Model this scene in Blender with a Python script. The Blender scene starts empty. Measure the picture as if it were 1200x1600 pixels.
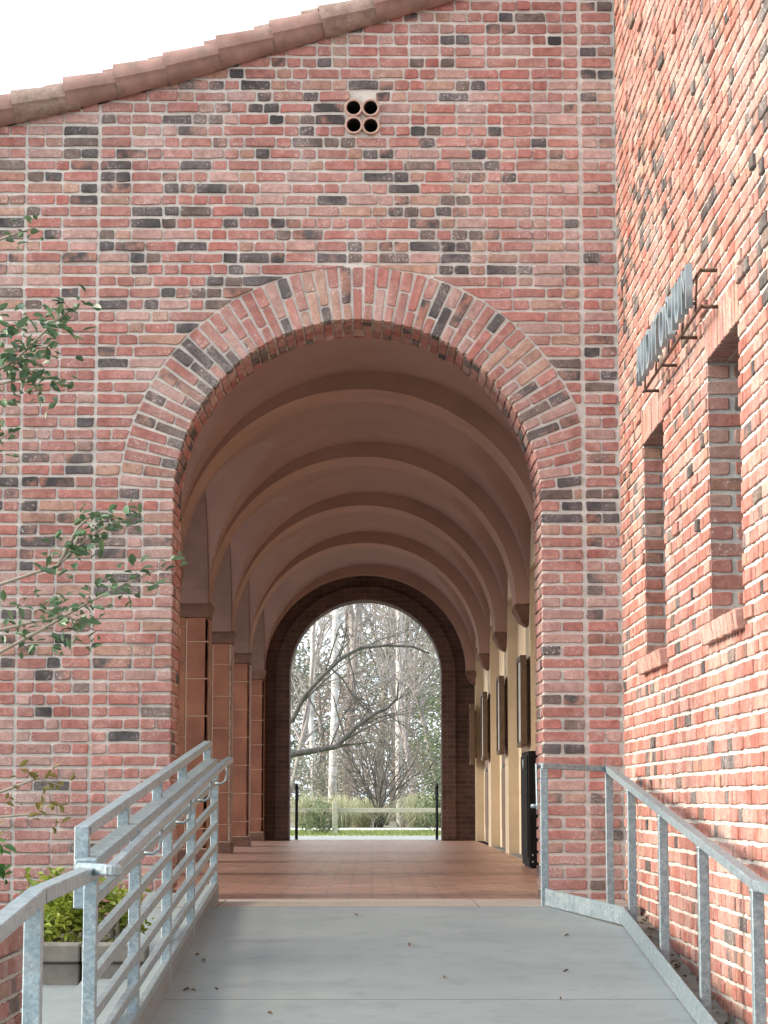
import bpy, bmesh, math, random
from mathutils import Vector, Matrix, Quaternion, noise as mnoise

random.seed(7)
scene = bpy.context.scene
C = scene.collection
R = math.radians

# ------------------------------------------------------------------ camera
cam_d = bpy.data.cameras.new('camera')
cam = bpy.data.objects.new('camera', cam_d); C.objects.link(cam)
cam_d.sensor_fit = 'VERTICAL'; cam_d.sensor_height = 32.0
cam_d.lens = 32.0 * 3500 / 1600
cam_d.clip_start = 0.1; cam_d.clip_end = 2000
cam.location = (0, -14.16, 0.615)
cam.rotation_euler = (R(90 + 7.327), 0, R(-0.311))
scene.camera = cam
scene.render.resolution_x = 768; scene.render.resolution_y = 1024

# ------------------------------------------------------------------ sky and sun
SUN_FROM = Vector((-0.94, -0.07, 0.36)).normalized()
el = math.asin(SUN_FROM.z); az = math.atan2(SUN_FROM.x, SUN_FROM.y)
W = bpy.data.worlds.new('World'); scene.world = W; W.use_nodes = True
wn = W.node_tree.nodes; wl = W.node_tree.links; wn.clear()
sky = wn.new('ShaderNodeTexSky'); sky.sky_type = 'NISHITA'; sky.sun_disc = False
sky.sun_elevation = el; sky.sun_rotation = az
sky.air_density = 1.0; sky.dust_density = 4.0; sky.ozone_density = 1.0
hs = wn.new('ShaderNodeHueSaturation'); hs.inputs['Saturation'].default_value = 0.35
mxw = wn.new('ShaderNodeMixRGB'); mxw.inputs['Fac'].default_value = 0.65      # thin white cloud cover
mxw.inputs['Color2'].default_value = (10.9, 12.2, 13.3, 1)
bg = wn.new('ShaderNodeBackground'); bg.inputs['Strength'].default_value = 0.135
wo = wn.new('ShaderNodeOutputWorld')
wl.new(sky.outputs['Color'], hs.inputs['Color']); wl.new(hs.outputs['Color'], mxw.inputs['Color1'])
wl.new(mxw.outputs['Color'], bg.inputs['Color']); wl.new(bg.outputs['Background'], wo.inputs['Surface'])
sun_d = bpy.data.lights.new('sun', 'SUN'); sun_d.energy = 4.0; sun_d.angle = R(22); sun_d.color = (1.0, 0.85, 0.68)
sun = bpy.data.objects.new('sun', sun_d); C.objects.link(sun)
sun.rotation_euler = SUN_FROM.to_track_quat('Z', 'Y').to_euler()
scene.view_settings.view_transform = 'Standard'; scene.view_settings.look = 'None'
scene.view_settings.gamma = 1.0; scene.view_settings.exposure = 0.74
scene.view_settings.use_curve_mapping = False

# ------------------------------------------------------------------ materials
MAT = {}
def new_mat(name):
    m = bpy.data.materials.new(name); m.use_nodes = True
    nt = m.node_tree; nt.nodes.clear()
    out = nt.nodes.new('ShaderNodeOutputMaterial'); b = nt.nodes.new('ShaderNodeBsdfPrincipled')
    nt.links.new(b.outputs['BSDF'], out.inputs['Surface'])
    MAT[name] = m
    return m, nt, b
def nd(nt, t, **kw):
    n = nt.nodes.new(t)
    for k, v in kw.items():
        if k in n.inputs: n.inputs[k].default_value = v
        else: setattr(n, k, v)
    return n
def mix(nt, fac, a, b, mode='MIX'):
    n = nt.nodes.new('ShaderNodeMixRGB'); n.blend_type = mode
    for s, v in (('Fac', fac), ('Color1', a), ('Color2', b)):
        if isinstance(v, (int, float)): n.inputs[s].default_value = v
        elif isinstance(v, tuple): n.inputs[s].default_value = v if len(v) == 4 else (*v, 1)
        else: nt.links.new(v, n.inputs[s])
    return n.outputs['Color']
def noise(nt, scale, detail=4, rough=0.55, vec=None, scl=None):
    n = nd(nt, 'ShaderNodeTexNoise', Scale=scale, Detail=detail, Roughness=rough)
    if vec is None:
        g = nt.nodes.new('ShaderNodeNewGeometry'); vec = g.outputs['Position']
    if scl:
        mp = nt.nodes.new('ShaderNodeMapping'); mp.inputs['Scale'].default_value = scl
        nt.links.new(vec, mp.inputs['Vector']); vec = mp.outputs['Vector']
    nt.links.new(vec, n.inputs['Vector'])
    return n.outputs['Fac']
def ramp(nt, fac, a, b, ca=(0, 0, 0), cb=(1, 1, 1)):
    n = nt.nodes.new('ShaderNodeValToRGB')
    n.color_ramp.elements[0].position = a; n.color_ramp.elements[0].color = (*ca, 1)
    n.color_ramp.elements[1].position = b; n.color_ramp.elements[1].color = (*cb, 1)
    nt.links.new(fac, n.inputs['Fac'])
    return n.outputs['Color']
def math_(nt, op, a, b):
    n = nt.nodes.new('ShaderNodeMath'); n.operation = op
    for i, v in enumerate((a, b)):
        if isinstance(v, (int, float)): n.inputs[i].default_value = v
        else: nt.links.new(v, n.inputs[i])
    return n.outputs[0]
def bump(nt, b, h, strength=0.4, dist=0.01):
    n = nd(nt, 'ShaderNodeBump', Strength=strength, Distance=dist)
    nt.links.new(h, n.inputs['Height']); nt.links.new(n.outputs['Normal'], b.inputs['Normal'])

def brick_mat(name, src):
    m, nt, b = new_mat(name)
    if src == 'object':
        oi = nt.nodes.new('ShaderNodeObjectInfo'); col, alpha = oi.outputs['Color'], oi.outputs['Alpha']
    else:
        at = nt.nodes.new('ShaderNodeAttribute'); at.attribute_name = 'tint'; col, alpha = at.outputs['Color'], at.outputs['Alpha']
    n1 = noise(nt, 22, 5, 0.6); n2 = noise(nt, 150, 4, 0.65); n3 = noise(nt, 5.5, 3, 0.5); n4 = noise(nt, 70, 6, 0.7)
    c = mix(nt, 1.0, col, ramp(nt, n1, 0.3, 0.7, (0.72, 0.70, 0.70), (1.22, 1.2, 1.18)), 'MULTIPLY')
    c = mix(nt, 1.0, c, ramp(nt, n2, 0.3, 0.7, (0.80, 0.80, 0.80), (1.18, 1.18, 1.18)), 'MULTIPLY')
    # kiln flash: dark grey patch over a share (alpha) of the brick
    fl = math_(nt, 'SUBTRACT', math_(nt, 'ADD', alpha, noise(nt, 7, 4, 0.6)), 1.0)
    fm = ramp(nt, fl, -0.02, 0.16)
    c = mix(nt, fm, c, (0.055, 0.052, 0.055))
    # smeared mortar and lime bloom
    sm = ramp(nt, n4, 0.55, 0.66)
    sm2 = mix(nt, 1.0, sm, ramp(nt, n3, 0.44, 0.60), 'MULTIPLY')
    c = mix(nt, math_(nt, 'MULTIPLY', sm2, 0.9), c, (0.60, 0.55, 0.51))
    c = mix(nt, math_(nt, 'MULTIPLY', ramp(nt, n3, 0.35, 0.8), 0.22), c, (0.55, 0.44, 0.42))
    c = mix(nt, math_(nt, 'MULTIPLY', math_(nt, 'MULTIPLY', ramp(nt, noise(nt, 1.3, 4, 0.6), 0.48, 0.72), ramp(nt, n4, 0.35, 0.6)), 0.5), c, (0.55, 0.48, 0.45))
    c = mix(nt, 1.0, c, ramp(nt, noise(nt, 1.6, 5, 0.6, scl=(1, 1, 0.35)), 0.3, 0.7, (0.82, 0.80, 0.80), (1.12, 1.13, 1.13)), 'MULTIPLY')
    nt.links.new(c, b.inputs['Base Color']); b.inputs['Roughness'].default_value = 0.85
    b.inputs['Specular IOR Level'].default_value = 0.25
    bump(nt, b, math_(nt, 'ADD', n2, n4), 0.55, 0.006)
    return m
brick_mat('brick_object', 'object'); brick_mat('brick_joined', 'attr')

def simple(name, c1, c2, scale=8, rough=0.8, detail=5, bs=0.25, bscale=60, bd=0.004, metal=0, stretch=None, stain=None):
    m, nt, b = new_mat(name)
    f = noise(nt, scale, detail, 0.6, scl=stretch)
    c = ramp(nt, f, 0.32, 0.68, c1, c2)
    if stain:
        c = mix(nt, math_(nt, 'MULTIPLY', ramp(nt, noise(nt, stain[1], 6, 0.65), 0.52, 0.72), stain[2]), c, stain[0])
    nt.links.new(c, b.inputs['Base Color']); b.inputs['Roughness'].default_value = rough; b.inputs['Metallic'].default_value = metal
    if bs: bump(nt, b, noise(nt, bscale, 5, 0.65), bs, bd)
    return m
simple('mortar', (0.47, 0.44, 0.405), (0.62, 0.585, 0.545), 14, 0.95, bs=0.8, bscale=60, bd=0.01, stain=((0.30, 0.275, 0.25), 3.0, 0.5))
simple('vault_plaster_dim', (0.305, 0.195, 0.178), (0.36, 0.233, 0.211), 1.6, 0.9, bs=0.25, bscale=14, bd=0.006, stain=((0.255, 0.162, 0.147), 1.1, 0.5))  # wall's cream darkened: the dim light under the vault is in the colour
simple('rib_plaster_lit', (0.36, 0.228, 0.195), (0.42, 0.27, 0.23), 1.6, 0.9, bs=0.25, bscale=14, bd=0.006, stain=((0.28, 0.18, 0.15), 1.4, 0.5))  # vault plaster lightened, painting in the light on the rib undersides
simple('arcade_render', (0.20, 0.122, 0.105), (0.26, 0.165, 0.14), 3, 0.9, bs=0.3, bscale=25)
simple('cream_plaster', (0.58, 0.48, 0.35), (0.66, 0.56, 0.42), 1.5, 0.85, bs=0.2, bscale=40, stain=((0.40, 0.30, 0.2), 2.5, 0.4))
simple('terracotta', (0.235, 0.09, 0.058), (0.40, 0.17, 0.10), 2.2, 0.6, bs=0.2, bscale=50, stain=((0.16, 0.07, 0.05), 4, 0.6))
simple('capital_stone', (0.13, 0.07, 0.055), (0.22, 0.12, 0.09), 7, 0.8, bs=0.4)
simple('tile_joint', (0.56, 0.46, 0.36), (0.64, 0.54, 0.43), 20, 0.9)
simple('concrete', (0.188, 0.220, 0.228), (0.232, 0.266, 0.273), 1.3, 0.9, bs=0.35, bscale=140, bd=0.003, stretch=(0.6, 1.2, 1), stain=((0.135, 0.16, 0.165), 6.0, 0.5))
_m = MAT['concrete'].node_tree; _b = [n for n in _m.nodes if n.type == 'BSDF_PRINCIPLED'][0]; _src = _b.inputs['Base Color'].links[0].from_socket
_br = ramp(_m, noise(_m, 1.0, 3, 0.6, scl=(4, 160, 1)), 0.3, 0.7, (0.93, 0.93, 0.93), (1.06, 1.06, 1.06)); _gr = ramp(_m, noise(_m, 220, 2, 0.6), 0.28, 0.42, (0.80, 0.80, 0.80), (1, 1, 1))
_m.links.new(mix(_m, 1.0, mix(_m, 1.0, _src, _br, 'MULTIPLY'), _gr, 'MULTIPLY'), _b.inputs['Base Color'])
simple('concrete_pale', (0.24, 0.255, 0.255), (0.32, 0.335, 0.33), 2.2, 0.9, bs=0.3, bscale=140, bd=0.003, stain=((0.24, 0.24, 0.225), 5, 0.7))
simple('concrete_old', (0.12, 0.11, 0.095), (0.22, 0.205, 0.18), 6, 0.95, bs=0.5, bscale=60, bd=0.006)
simple('threshold', (0.26, 0.235, 0.21), (0.34, 0.305, 0.27), 4, 0.8, bs=0.2, bscale=120)
simple('galvanised', (0.20, 0.265, 0.30), (0.32, 0.39, 0.42), 30, 0.45, metal=0.5, bs=0.08, bscale=90, stain=((0.30, 0.31, 0.31), 9, 0.55))
_m = MAT['galvanised'].node_tree; _b = [n for n in _m.nodes if n.type == 'BSDF_PRINCIPLED'][0]
_src = _b.inputs['Base Color'].links[0].from_socket
_g = _m.nodes.new('ShaderNodeNewGeometry'); _v = nd(_m, 'ShaderNodeTexVoronoi', Scale=120.0); _m.links.new(_g.outputs['Position'], _v.inputs['Vector'])
_m.links.new(mix(_m, 1.0, _src, ramp(_m, _v.outputs['Color'], 0.1, 0.9, (0.80, 0.80, 0.80), (1.18, 1.18, 1.18)), 'MULTIPLY'), _b.inputs['Base Color'])
_m.links.new(ramp(_m, noise(_m, 18, 4), 0.3, 0.7, (0.34, 0.34, 0.34), (0.6, 0.6, 0.6)), _b.inputs['Roughness'])
simple('sign_metal', (0.27, 0.36, 0.40), (0.38, 0.46, 0.50), 12, 0.4, metal=0.5, bs=0.05)
simple('rusty_steel', (0.06, 0.035, 0.025), (0.13, 0.075, 0.05), 30, 0.8, bs=0.2)
simple('black_metal', (0.008, 0.008, 0.010), (0.014, 0.014, 0.016), 12, 0.8, bs=0.03)
[n for n in MAT['black_metal'].node_tree.nodes if n.type == 'BSDF_PRINCIPLED'][0].inputs['Specular IOR Level'].default_value = 0.15
simple('wood_frame', (0.09, 0.055, 0.035), (0.15, 0.095, 0.06), 9, 0.6, bs=0.1)
simple('poster_paper', (0.42, 0.44, 0.42), (0.60, 0.60, 0.55), 7, 0.4, bs=0)
simple('roof_clay', (0.19, 0.11, 0.092), (0.315, 0.195, 0.165), 5, 0.85, bs=0.5, bscale=45, bd=0.006, stain=((0.16, 0.125, 0.105), 8, 0.85))
simple('roof_clay_old', (0.17, 0.115, 0.095), (0.30, 0.215, 0.18), 14, 0.9, bs=0.7, bscale=40, bd=0.008, stain=((0.34, 0.30, 0.27), 22, 0.6))
simple('pipe_clay', (0.36, 0.235, 0.19), (0.46, 0.32, 0.27), 12, 0.8, bs=0.2)
simple('bore_shade', (0.012, 0.011, 0.011), (0.02, 0.018, 0.018), 5, 0.9, bs=0)
simple('soil', (0.045, 0.035, 0.025), (0.10, 0.08, 0.06), 18, 1.0, bs=0.9, bscale=50, bd=0.02)
simple('lawn', (0.21, 0.26, 0.09), (0.30, 0.35, 0.14), 3, 0.95, bs=0.5, bscale=60, bd=0.02)
simple('path_gravel', (0.48, 0.47, 0.43), (0.58, 0.57, 0.53), 5, 0.95, bs=0.2)
simple('ground_soil', (0.13, 0.12, 0.085), (0.22, 0.20, 0.15), 1.2, 1.0, bs=0.5, bscale=20, bd=0.02)
simple('bark_dark', (0.065, 0.060, 0.055), (0.13, 0.12, 0.11), 12, 0.95, bs=0.6, bscale=30, bd=0.01)
simple('bark_grey', (0.24, 0.215, 0.205), (0.38, 0.34, 0.325), 9, 0.95, bs=0.3, bscale=30)  # far bark and twigs lightened in colour as painted haze
simple('bark_birch', (0.50, 0.49, 0.47), (0.66, 0.65, 0.63), 6, 0.85, bs=0.2, stain=((0.10, 0.09, 0.08), 5, 0.9))
simple('stem_grey', (0.22, 0.19, 0.15), (0.34, 0.30, 0.25), 20, 0.9, bs=0.2)
simple('dry_leaf', (0.09, 0.06, 0.035), (0.20, 0.14, 0.08), 30, 0.9, bs=0.2)
simple('fence_wood', (0.36, 0.34, 0.28), (0.50, 0.47, 0.40), 10, 0.9, bs=0.2, stretch=(1, 1, 4))
simple('glass_dark', (0.015, 0.018, 0.02), (0.03, 0.035, 0.04), 2, 0.08, bs=0)

def leaf_mat(name, c1, c2, rough=0.45, trans=0.25):
    m, nt, b = new_mat(name)
    g = nt.nodes.new('ShaderNodeNewGeometry')
    c = ramp(nt, g.outputs['Random Per Island'], 0.0, 1.0, c1, c2)
    oi = nt.nodes.new('ShaderNodeObjectInfo')
    c2_ = mix(nt, 1.0, c, ramp(nt, oi.outputs['Random'], 0, 1, (0.75, 0.78, 0.75), (1.2, 1.18, 1.1)), 'MULTIPLY')
    nt.links.new(c2_, b.inputs['Base Color']); b.inputs['Roughness'].default_value = rough
    tr = nt.nodes.new('ShaderNodeBsdfTranslucent'); nt.links.new(c2_, tr.inputs['Color'])
    ms = nt.nodes.new('ShaderNodeMixShader'); ms.inputs[0].default_value = trans
    out = [n for n in nt.nodes if n.type == 'OUTPUT_MATERIAL'][0]
    nt.links.new(b.outputs['BSDF'], ms.inputs[1]); nt.links.new(tr.outputs[0], ms.inputs[2]); nt.links.new(ms.outputs[0], out.inputs['Surface'])
leaf_mat('leaf_glossy', (0.045, 0.105, 0.055), (0.125, 0.21, 0.11), 0.35, 0.2)
leaf_mat('leaf_olive', (0.10, 0.10, 0.025), (0.22, 0.18, 0.05), 0.5, 0.25)
leaf_mat('leaf_lime', (0.17, 0.25, 0.03), (0.42, 0.46, 0.08), 0.4, 0.3)
leaf_mat('leaf_fresh', (0.07, 0.19, 0.04), (0.13, 0.28, 0.07), 0.4, 0.3)
leaf_mat('leaf_greygreen', (0.16, 0.185, 0.15), (0.33, 0.35, 0.29), 0.7, 0.25)  # far leaves paled so the haze of distance sits in their colour
leaf_mat('leaf_pinkgrey', (0.22, 0.18, 0.165), (0.38, 0.32, 0.29), 0.8, 0.25)  # far twiggy growth, paled the same way for painted haze
leaf_mat('leaf_hedge', (0.085, 0.12, 0.07), (0.19, 0.23, 0.13), 0.5, 0.25)
leaf_mat('grass_straw', (0.36, 0.37, 0.22), (0.58, 0.57, 0.40), 0.8, 0.3)
leaf_mat('grass_lawn', (0.17, 0.22, 0.07), (0.30, 0.34, 0.13), 0.7, 0.3)
leaf_mat('grass_blade', (0.05, 0.09, 0.03), (0.10, 0.15, 0.05), 0.6, 0.25)

def brick_tex(name, c1, c2, mort, w, h, ms, axes, rough=0.85, bs=0.5, spec=0.3):
    m, nt, b = new_mat(name)
    g = nt.nodes.new('ShaderNodeNewGeometry'); sp = nt.nodes.new('ShaderNodeSeparateXYZ'); cb = nt.nodes.new('ShaderNodeCombineXYZ')
    nt.links.new(g.outputs['Position'], sp.inputs[0])
    nt.links.new(sp.outputs[axes[0]], cb.inputs[0]); nt.links.new(sp.outputs[axes[1]], cb.inputs[1])
    t = nd(nt, 'ShaderNodeTexBrick', Scale=1.0); t.inputs['Brick Width'].default_value = w; t.inputs['Row Height'].default_value = h
    t.inputs['Mortar Size'].default_value = ms; t.inputs['Bias'].default_value = -0.2
    t.inputs['Color1'].default_value = (*c1, 1); t.inputs['Color2'].default_value = (*c2, 1); t.inputs['Mortar'].default_value = (*mort, 1)
    nt.links.new(cb.outputs[0], t.inputs['Vector'])
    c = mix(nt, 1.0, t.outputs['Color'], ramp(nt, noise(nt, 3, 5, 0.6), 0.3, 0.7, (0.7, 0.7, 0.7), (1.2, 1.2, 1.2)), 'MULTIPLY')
    nt.links.new(c, b.inputs['Base Color']); b.inputs['Roughness'].default_value = rough; b.inputs['Specular IOR Level'].default_value = spec
    bump(nt, b, math_(nt, 'SUBTRACT', noise(nt, 90, 4), t.outputs['Fac']), bs, 0.006)
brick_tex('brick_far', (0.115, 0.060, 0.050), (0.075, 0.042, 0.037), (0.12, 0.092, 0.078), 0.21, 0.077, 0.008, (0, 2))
brick_tex('floor_tile', (0.41, 0.255, 0.21), (0.345, 0.20, 0.165), (0.22, 0.165, 0.14), 0.30, 0.30, 0.010, (0, 1), rough=0.33, bs=0.12, spec=0.5)

# ------------------------------------------------------------------ helpers
def mesh_obj(name, verts, faces, mat, parent=None, smooth=False):
    me = bpy.data.meshes.new(name); me.from_pydata([tuple(v) for v in verts], [], faces); me.update()
    if mat: me.materials.append(MAT[mat])
    if smooth: me.polygons.foreach_set('use_smooth', [True] * len(me.polygons))
    o = bpy.data.objects.new(name, me); C.objects.link(o)
    if parent: o.parent = parent
    return o
def bm_obj(name, bm, mat, parent=None, smooth=False):
    bmesh.ops.recalc_face_normals(bm, faces=bm.faces)
    me = bpy.data.meshes.new(name); bm.to_mesh(me); bm.free()
    if mat: me.materials.append(MAT[mat])
    if smooth: me.polygons.foreach_set('use_smooth', [True] * len(me.polygons))
    o = bpy.data.objects.new(name, me); C.objects.link(o)
    if parent: o.parent = parent
    return o
def empty(name, loc, label, cat, group=None):
    o = bpy.data.objects.new(name, None); C.objects.link(o); o.location = loc
    o.empty_display_size = 0.2
    tag(o, label, cat, group); return o
def tag(o, label, cat, group=None):
    o['label'] = label; o['category'] = cat
    if group: o['group'] = group
def world_child(o, parent):           # parent an object whose mesh was written in world coordinates
    o.parent = parent; o.matrix_parent_inverse = Matrix.Translation(-parent.location)
def structure(o): o['kind'] = 'structure'; return o
def add_box(bm, x0, x1, y0, y1, z0, z1, bevel=0.0):
    vs = [bm.verts.new((x, y, z)) for z in (z0, z1) for y in (y0, y1) for x in (x0, x1)]
    fs = [(0, 2, 3, 1), (4, 5, 7, 6), (0, 1, 5, 4), (2, 6, 7, 3), (0, 4, 6, 2), (1, 3, 7, 5)]
    ff = [bm.faces.new([vs[i] for i in f]) for f in fs]
    if bevel:
        es = list({e for f in ff for e in f.edges})
        bmesh.ops.bevel(bm, geom=es, offset=bevel, segments=1, affect='EDGES')
def box_obj(name, x0, x1, y0, y1, z0, z1, mat, parent=None, bevel=0.0):
    bm = bmesh.new(); add_box(bm, x0, x1, y0, y1, z0, z1, bevel)
    o = bm_obj(name, bm, mat)
    if parent: world_child(o, parent)
    return o
def add_bar(bm, p, q, w, h, bevel=0.003):
    """rectangular bar between two points, w across, h in the upright direction"""
    p = Vector(p); q = Vector(q); d = (q - p); L = d.length; d.normalize()
    up = Vector((0, 0, 1)) if abs(d.z) < 0.95 else Vector((0, 1, 0))
    s = d.cross(up).normalized(); u = s.cross(d).normalized()
    vs = []
    for e in (p, q):
        for a, b in ((-1, -1), (1, -1), (1, 1), (-1, 1)): vs.append(bm.verts.new(e + s * (a * w / 2) + u * (b * h / 2)))
    ff = [bm.faces.new([vs[i] for i in f]) for f in ((3, 2, 1, 0), (4, 5, 6, 7), (0, 1, 5, 4), (1, 2, 6, 5), (2, 3, 7, 6), (3, 0, 4, 7))]
    if bevel: bmesh.ops.bevel(bm, geom=list({e for f in ff for e in f.edges}), offset=bevel, segments=1, affect='EDGES')
def bar_obj(name, p, q, w, h, mat, parent, bevel=0.004):
    bm = bmesh.new(); add_bar(bm, p, q, w, h, bevel); o = bm_obj(name, bm, mat); world_child(o, parent); return o
def tube_data(V, F, pts, rads, n=6, cap=True):
    pts = [Vector(p) for p in pts]; base = len(V)
    prev = None
    for i, p in enumerate(pts):
        d = (pts[min(i + 1, len(pts) - 1)] - pts[max(i - 1, 0)]).normalized()
        if prev is None:
            a = Vector((0, 0, 1)) if abs(d.z) < 0.9 else Vector((1, 0, 0)); s = d.cross(a).normalized()
        else:
            s = (prev - d * prev.dot(d)).normalized()
        prev = s; u = d.cross(s)
        r = rads[i] if hasattr(rads, '__len__') else rads
        for k in range(n):
            t = 2 * math.pi * k / n; V.append(p + s * (math.cos(t) * r) + u * (math.sin(t) * r))
    for i in range(len(pts) - 1):
        for k in range(n):
            a = base + i * n + k; b = base + i * n + (k + 1) % n
            F.append((a, b, b + n, a + n))
    if cap:
        F.append(tuple(base + k for k in reversed(range(n)))); F.append(tuple(base + (len(pts) - 1) * n + k for k in range(n)))
def tube_obj(name, pts, rads, mat, parent=None, n=8):
    V, F = [], []; tube_data(V, F, pts, rads, n)
    o = mesh_obj(name, V, F, mat, None, True)
    if parent: world_child(o, parent)
    return o

# ------------------------------------------------------------------ bricks
COURSE = 0.077; BH = 0.058; JT = 0.0125
def tint(dark=1.0):
    """colour and share of kiln flash of one brick; dark scales how often clinkers turn up"""
    r = random.random() / dark; k = random.uniform(0.85, 1.12)
    if r < 0.075: k = random.uniform(0.7, 1.6); c = (0.054 * k, 0.053 * k, 0.057 * k); fl = 0.25
    elif r < 0.12: k = random.uniform(0.8, 1.3); c = (0.12 * k, 0.09 * k, 0.078 * k); fl = 0.42
    elif r < 0.20: c = (0.31 * k, 0.16 * k, 0.125 * k); fl = random.uniform(0.5, 0.68)
    elif r < 0.26: c = (0.36 * k, 0.215 * k, 0.165 * k); fl = 0.2
    elif random.random() < 0.2: c = (0.40 * k, 0.25 * k, 0.225 * k); fl = 0.1
    else:
        g = random.uniform(0.9, 1.18); c = (0.355 * k, 0.150 * g * k, 0.128 * g * k); fl = random.uniform(0, 0.36)
    return (*c, fl)
def warm(t): return (t[0] * 1.02, t[1] * 0.97, t[2] * 0.88, t[3])       # the side building's bricks are more orange
def brick_pts(q, jit=1.0, depth=0.07, proud=0.0):
    """q = four front corners (u,v): bottom left, bottom right, top right, top left. Returns verts (u, y, v), faces"""
    j = lambda s: random.uniform(-s, s) * jit
    (ax, az), (bx, bz), (cx, cz), (dx, dz) = [(u + j(0.0042), v + j(0.0032)) for u, v in q]
    def lerp(p, q, t): return (p[0] + (q[0] - p[0]) * t, p[1] + (q[1] - p[1]) * t)
    P = [(ax, az), (bx, bz), (cx, cz), (dx, dz)]
    ring = []
    for i in range(4):
        p0, p1 = P[i], P[(i + 1) % 4]
        L = max(1e-4, math.hypot(p1[0] - p0[0], p1[1] - p0[1]))
        c0 = min(0.3, random.uniform(0.002, 0.011) / L); c1 = min(0.3, random.uniform(0.002, 0.011) / L)
        ring.append(lerp(p0, p1, c0))
        if i % 2 == 0:
            m = lerp(p0, p1, random.uniform(0.3, 0.7)); ring.append((m[0], m[1] + j(0.0042)))
        ring.append(lerp(p0, p1, 1 - c1))
    n = len(ring); cu = sum(p[0] for p in ring) / n; cv = sum(p[1] for p in ring) / n
    tx, tz = j(0.012), j(0.02)
    V = []
    for lay in range(3):
        for (u, v) in ring:
            if lay == 2:
                du, dv = u - cu, v - cv
                k = 0.003
                u2 = u - math.copysign(min(k, abs(du)), du); v2 = v - math.copysign(min(k, abs(dv)), dv)
                V.append((u2, -proud + tx * du + tz * dv + j(0.0008), v2))
            elif lay == 1: V.append((u, -proud + 0.0032 + tx * (u - cu), v))
            else: V.append((u, depth, v))
    F = []
    for lay in range(2):
        for k in range(n):
            a = lay * n + k; b = lay * n + (k + 1) % n
            F.append((a, b, b + n, a + n))
    F.append(tuple(2 * n + k for k in range(n)))
    return V, F
def xf_front(u, y, v): return (u, y, v)
def xf_side(X):        # wall plane facing -X; u = -Y
    return lambda u, y, v: (X + y, -u, v)
class Joined:
    def __init__(s): s.V = []; s.F = []; s.T = []
    def add(s, V, F, t, xf=None):
        b = len(s.V)
        s.V += [xf(*v) for v in V] if xf else V
        s.F += [tuple(i + b for i in f) for f in F]; s.T += list(t) * len(V)
    def build(s, name, parent, mat='brick_joined'):
        o = mesh_obj(name, s.V, s.F, mat)
        a = o.data.color_attributes.new('tint', 'FLOAT_COLOR', 'POINT'); a.data.foreach_set('color', s.T)
        world_child_of(o, parent); o['kind'] = 'stuff'
        return o
def wpos(p):                              # world position of an object (translations only)
    if p.parent is None: return p.location.copy()
    return wpos(p.parent) + p.matrix_parent_inverse.translation + p.location
def world_child_of(o, p):
    o.parent = p; o.matrix_parent_inverse = Matrix.Translation(-wpos(p))
VARS = {}
def variant(kind, w, h, depth=0.07):
    key = (kind, round(w, 3), round(h, 3))
    if key not in VARS:
        L = []
        for i in range(8):
            V, F = brick_pts([(-w / 2, -h / 2), (w / 2, -h / 2), (w / 2, h / 2), (-w / 2, h / 2)], 1.0, depth)
            me = bpy.data.meshes.new(kind); me.from_pydata(V, [], F); me.update(); me.materials.append(MAT['brick_object']); L.append(me)
        VARS[key] = L
    return random.choice(VARS[key])
def brick_object(name, me, loc, rot, parent, t=None, sc=(1, 1, 1)):
    o = bpy.data.objects.new(name, me); C.objects.link(o)
    o.location = loc; o.rotation_euler = rot; o.scale = sc; o.color = t or tint()
    world_child_of(o, parent); return o
SW, HW = 0.188, 0.088
def fill(u0, u1, kind):
    """brick widths for one course between u0 and u1, list of (a,b)"""
    seq = []; tot = 0; L = u1 - u0
    last = kind
    while True:
        if kind == 0: w = HW if last == 0 and random.random() < 0.25 else SW; last = 1 if w == HW else 0
        else: w = SW if random.random() < 0.5 else HW
        if kind == 0 and w == SW and random.random() < 0.45: w = HW
        if tot + w > L + 0.04: break
        seq.append(w); tot += w + JT
        if tot > L - 0.06: break
    if not seq: seq = [L]
    room = L - JT * (len(seq) - 1)
    k = room / sum(seq); out = []; p = u0
    for w in seq: out.append((p, p + w * k)); p += w * k + JT
    return out
def lay(quads, limit, name, parent, xf, rotz, plane, side, keyf, proud=(0.000, 0.006)):
    """quads: list of four-corner tuples. The largest in view become objects, the rest one joined part."""
    order = sorted(range(len(quads)), key=lambda i: -keyf(quads[i]))
    J = Joined(); made = 0
    for i in order:
        q = quads[i]; uc, vc = (q[0][0] + q[1][0]) / 2, (q[0][1] + q[2][1]) / 2
        dk = 0.95 + 2.2 * mnoise.noise(Vector((uc * 0.9, vc * 1.1, 3.7 if side == 'front' else 9.1))) + (0.35 if vc > 3.2 else -0.1)
        dk = max(0.25, dk) * (1.35 if q[1][0] - q[0][0] < 0.13 else 0.75) * (1.0 if side == 'front' else 0.6)
        pr = random.uniform(*proud) + (random.uniform(0.004, 0.01) if random.random() < 0.06 else 0)
        rect = abs(q[0][0] - q[3][0]) < 1e-4 and abs(q[1][0] - q[2][0]) < 1e-4
        if made < limit and rect:
            w = q[1][0] - q[0][0]; h = q[2][1] - q[0][1]
            base = SW if w > 0.15 else HW
            me = variant('brick', base, BH)
            brick_object(name, me, xf(uc, -pr, vc), (0, 0, rotz), parent, tint(dk) if side == 'front' else warm(tint(dk)), (w / base, 1, h / BH)); made += 1
        else:
            V, F = brick_pts(q, 1.0, 0.07, pr); J.add(V, F, tint(dk) if side == 'front' else warm(tint(dk)), xf)
    J.build('bricks', parent)

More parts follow.
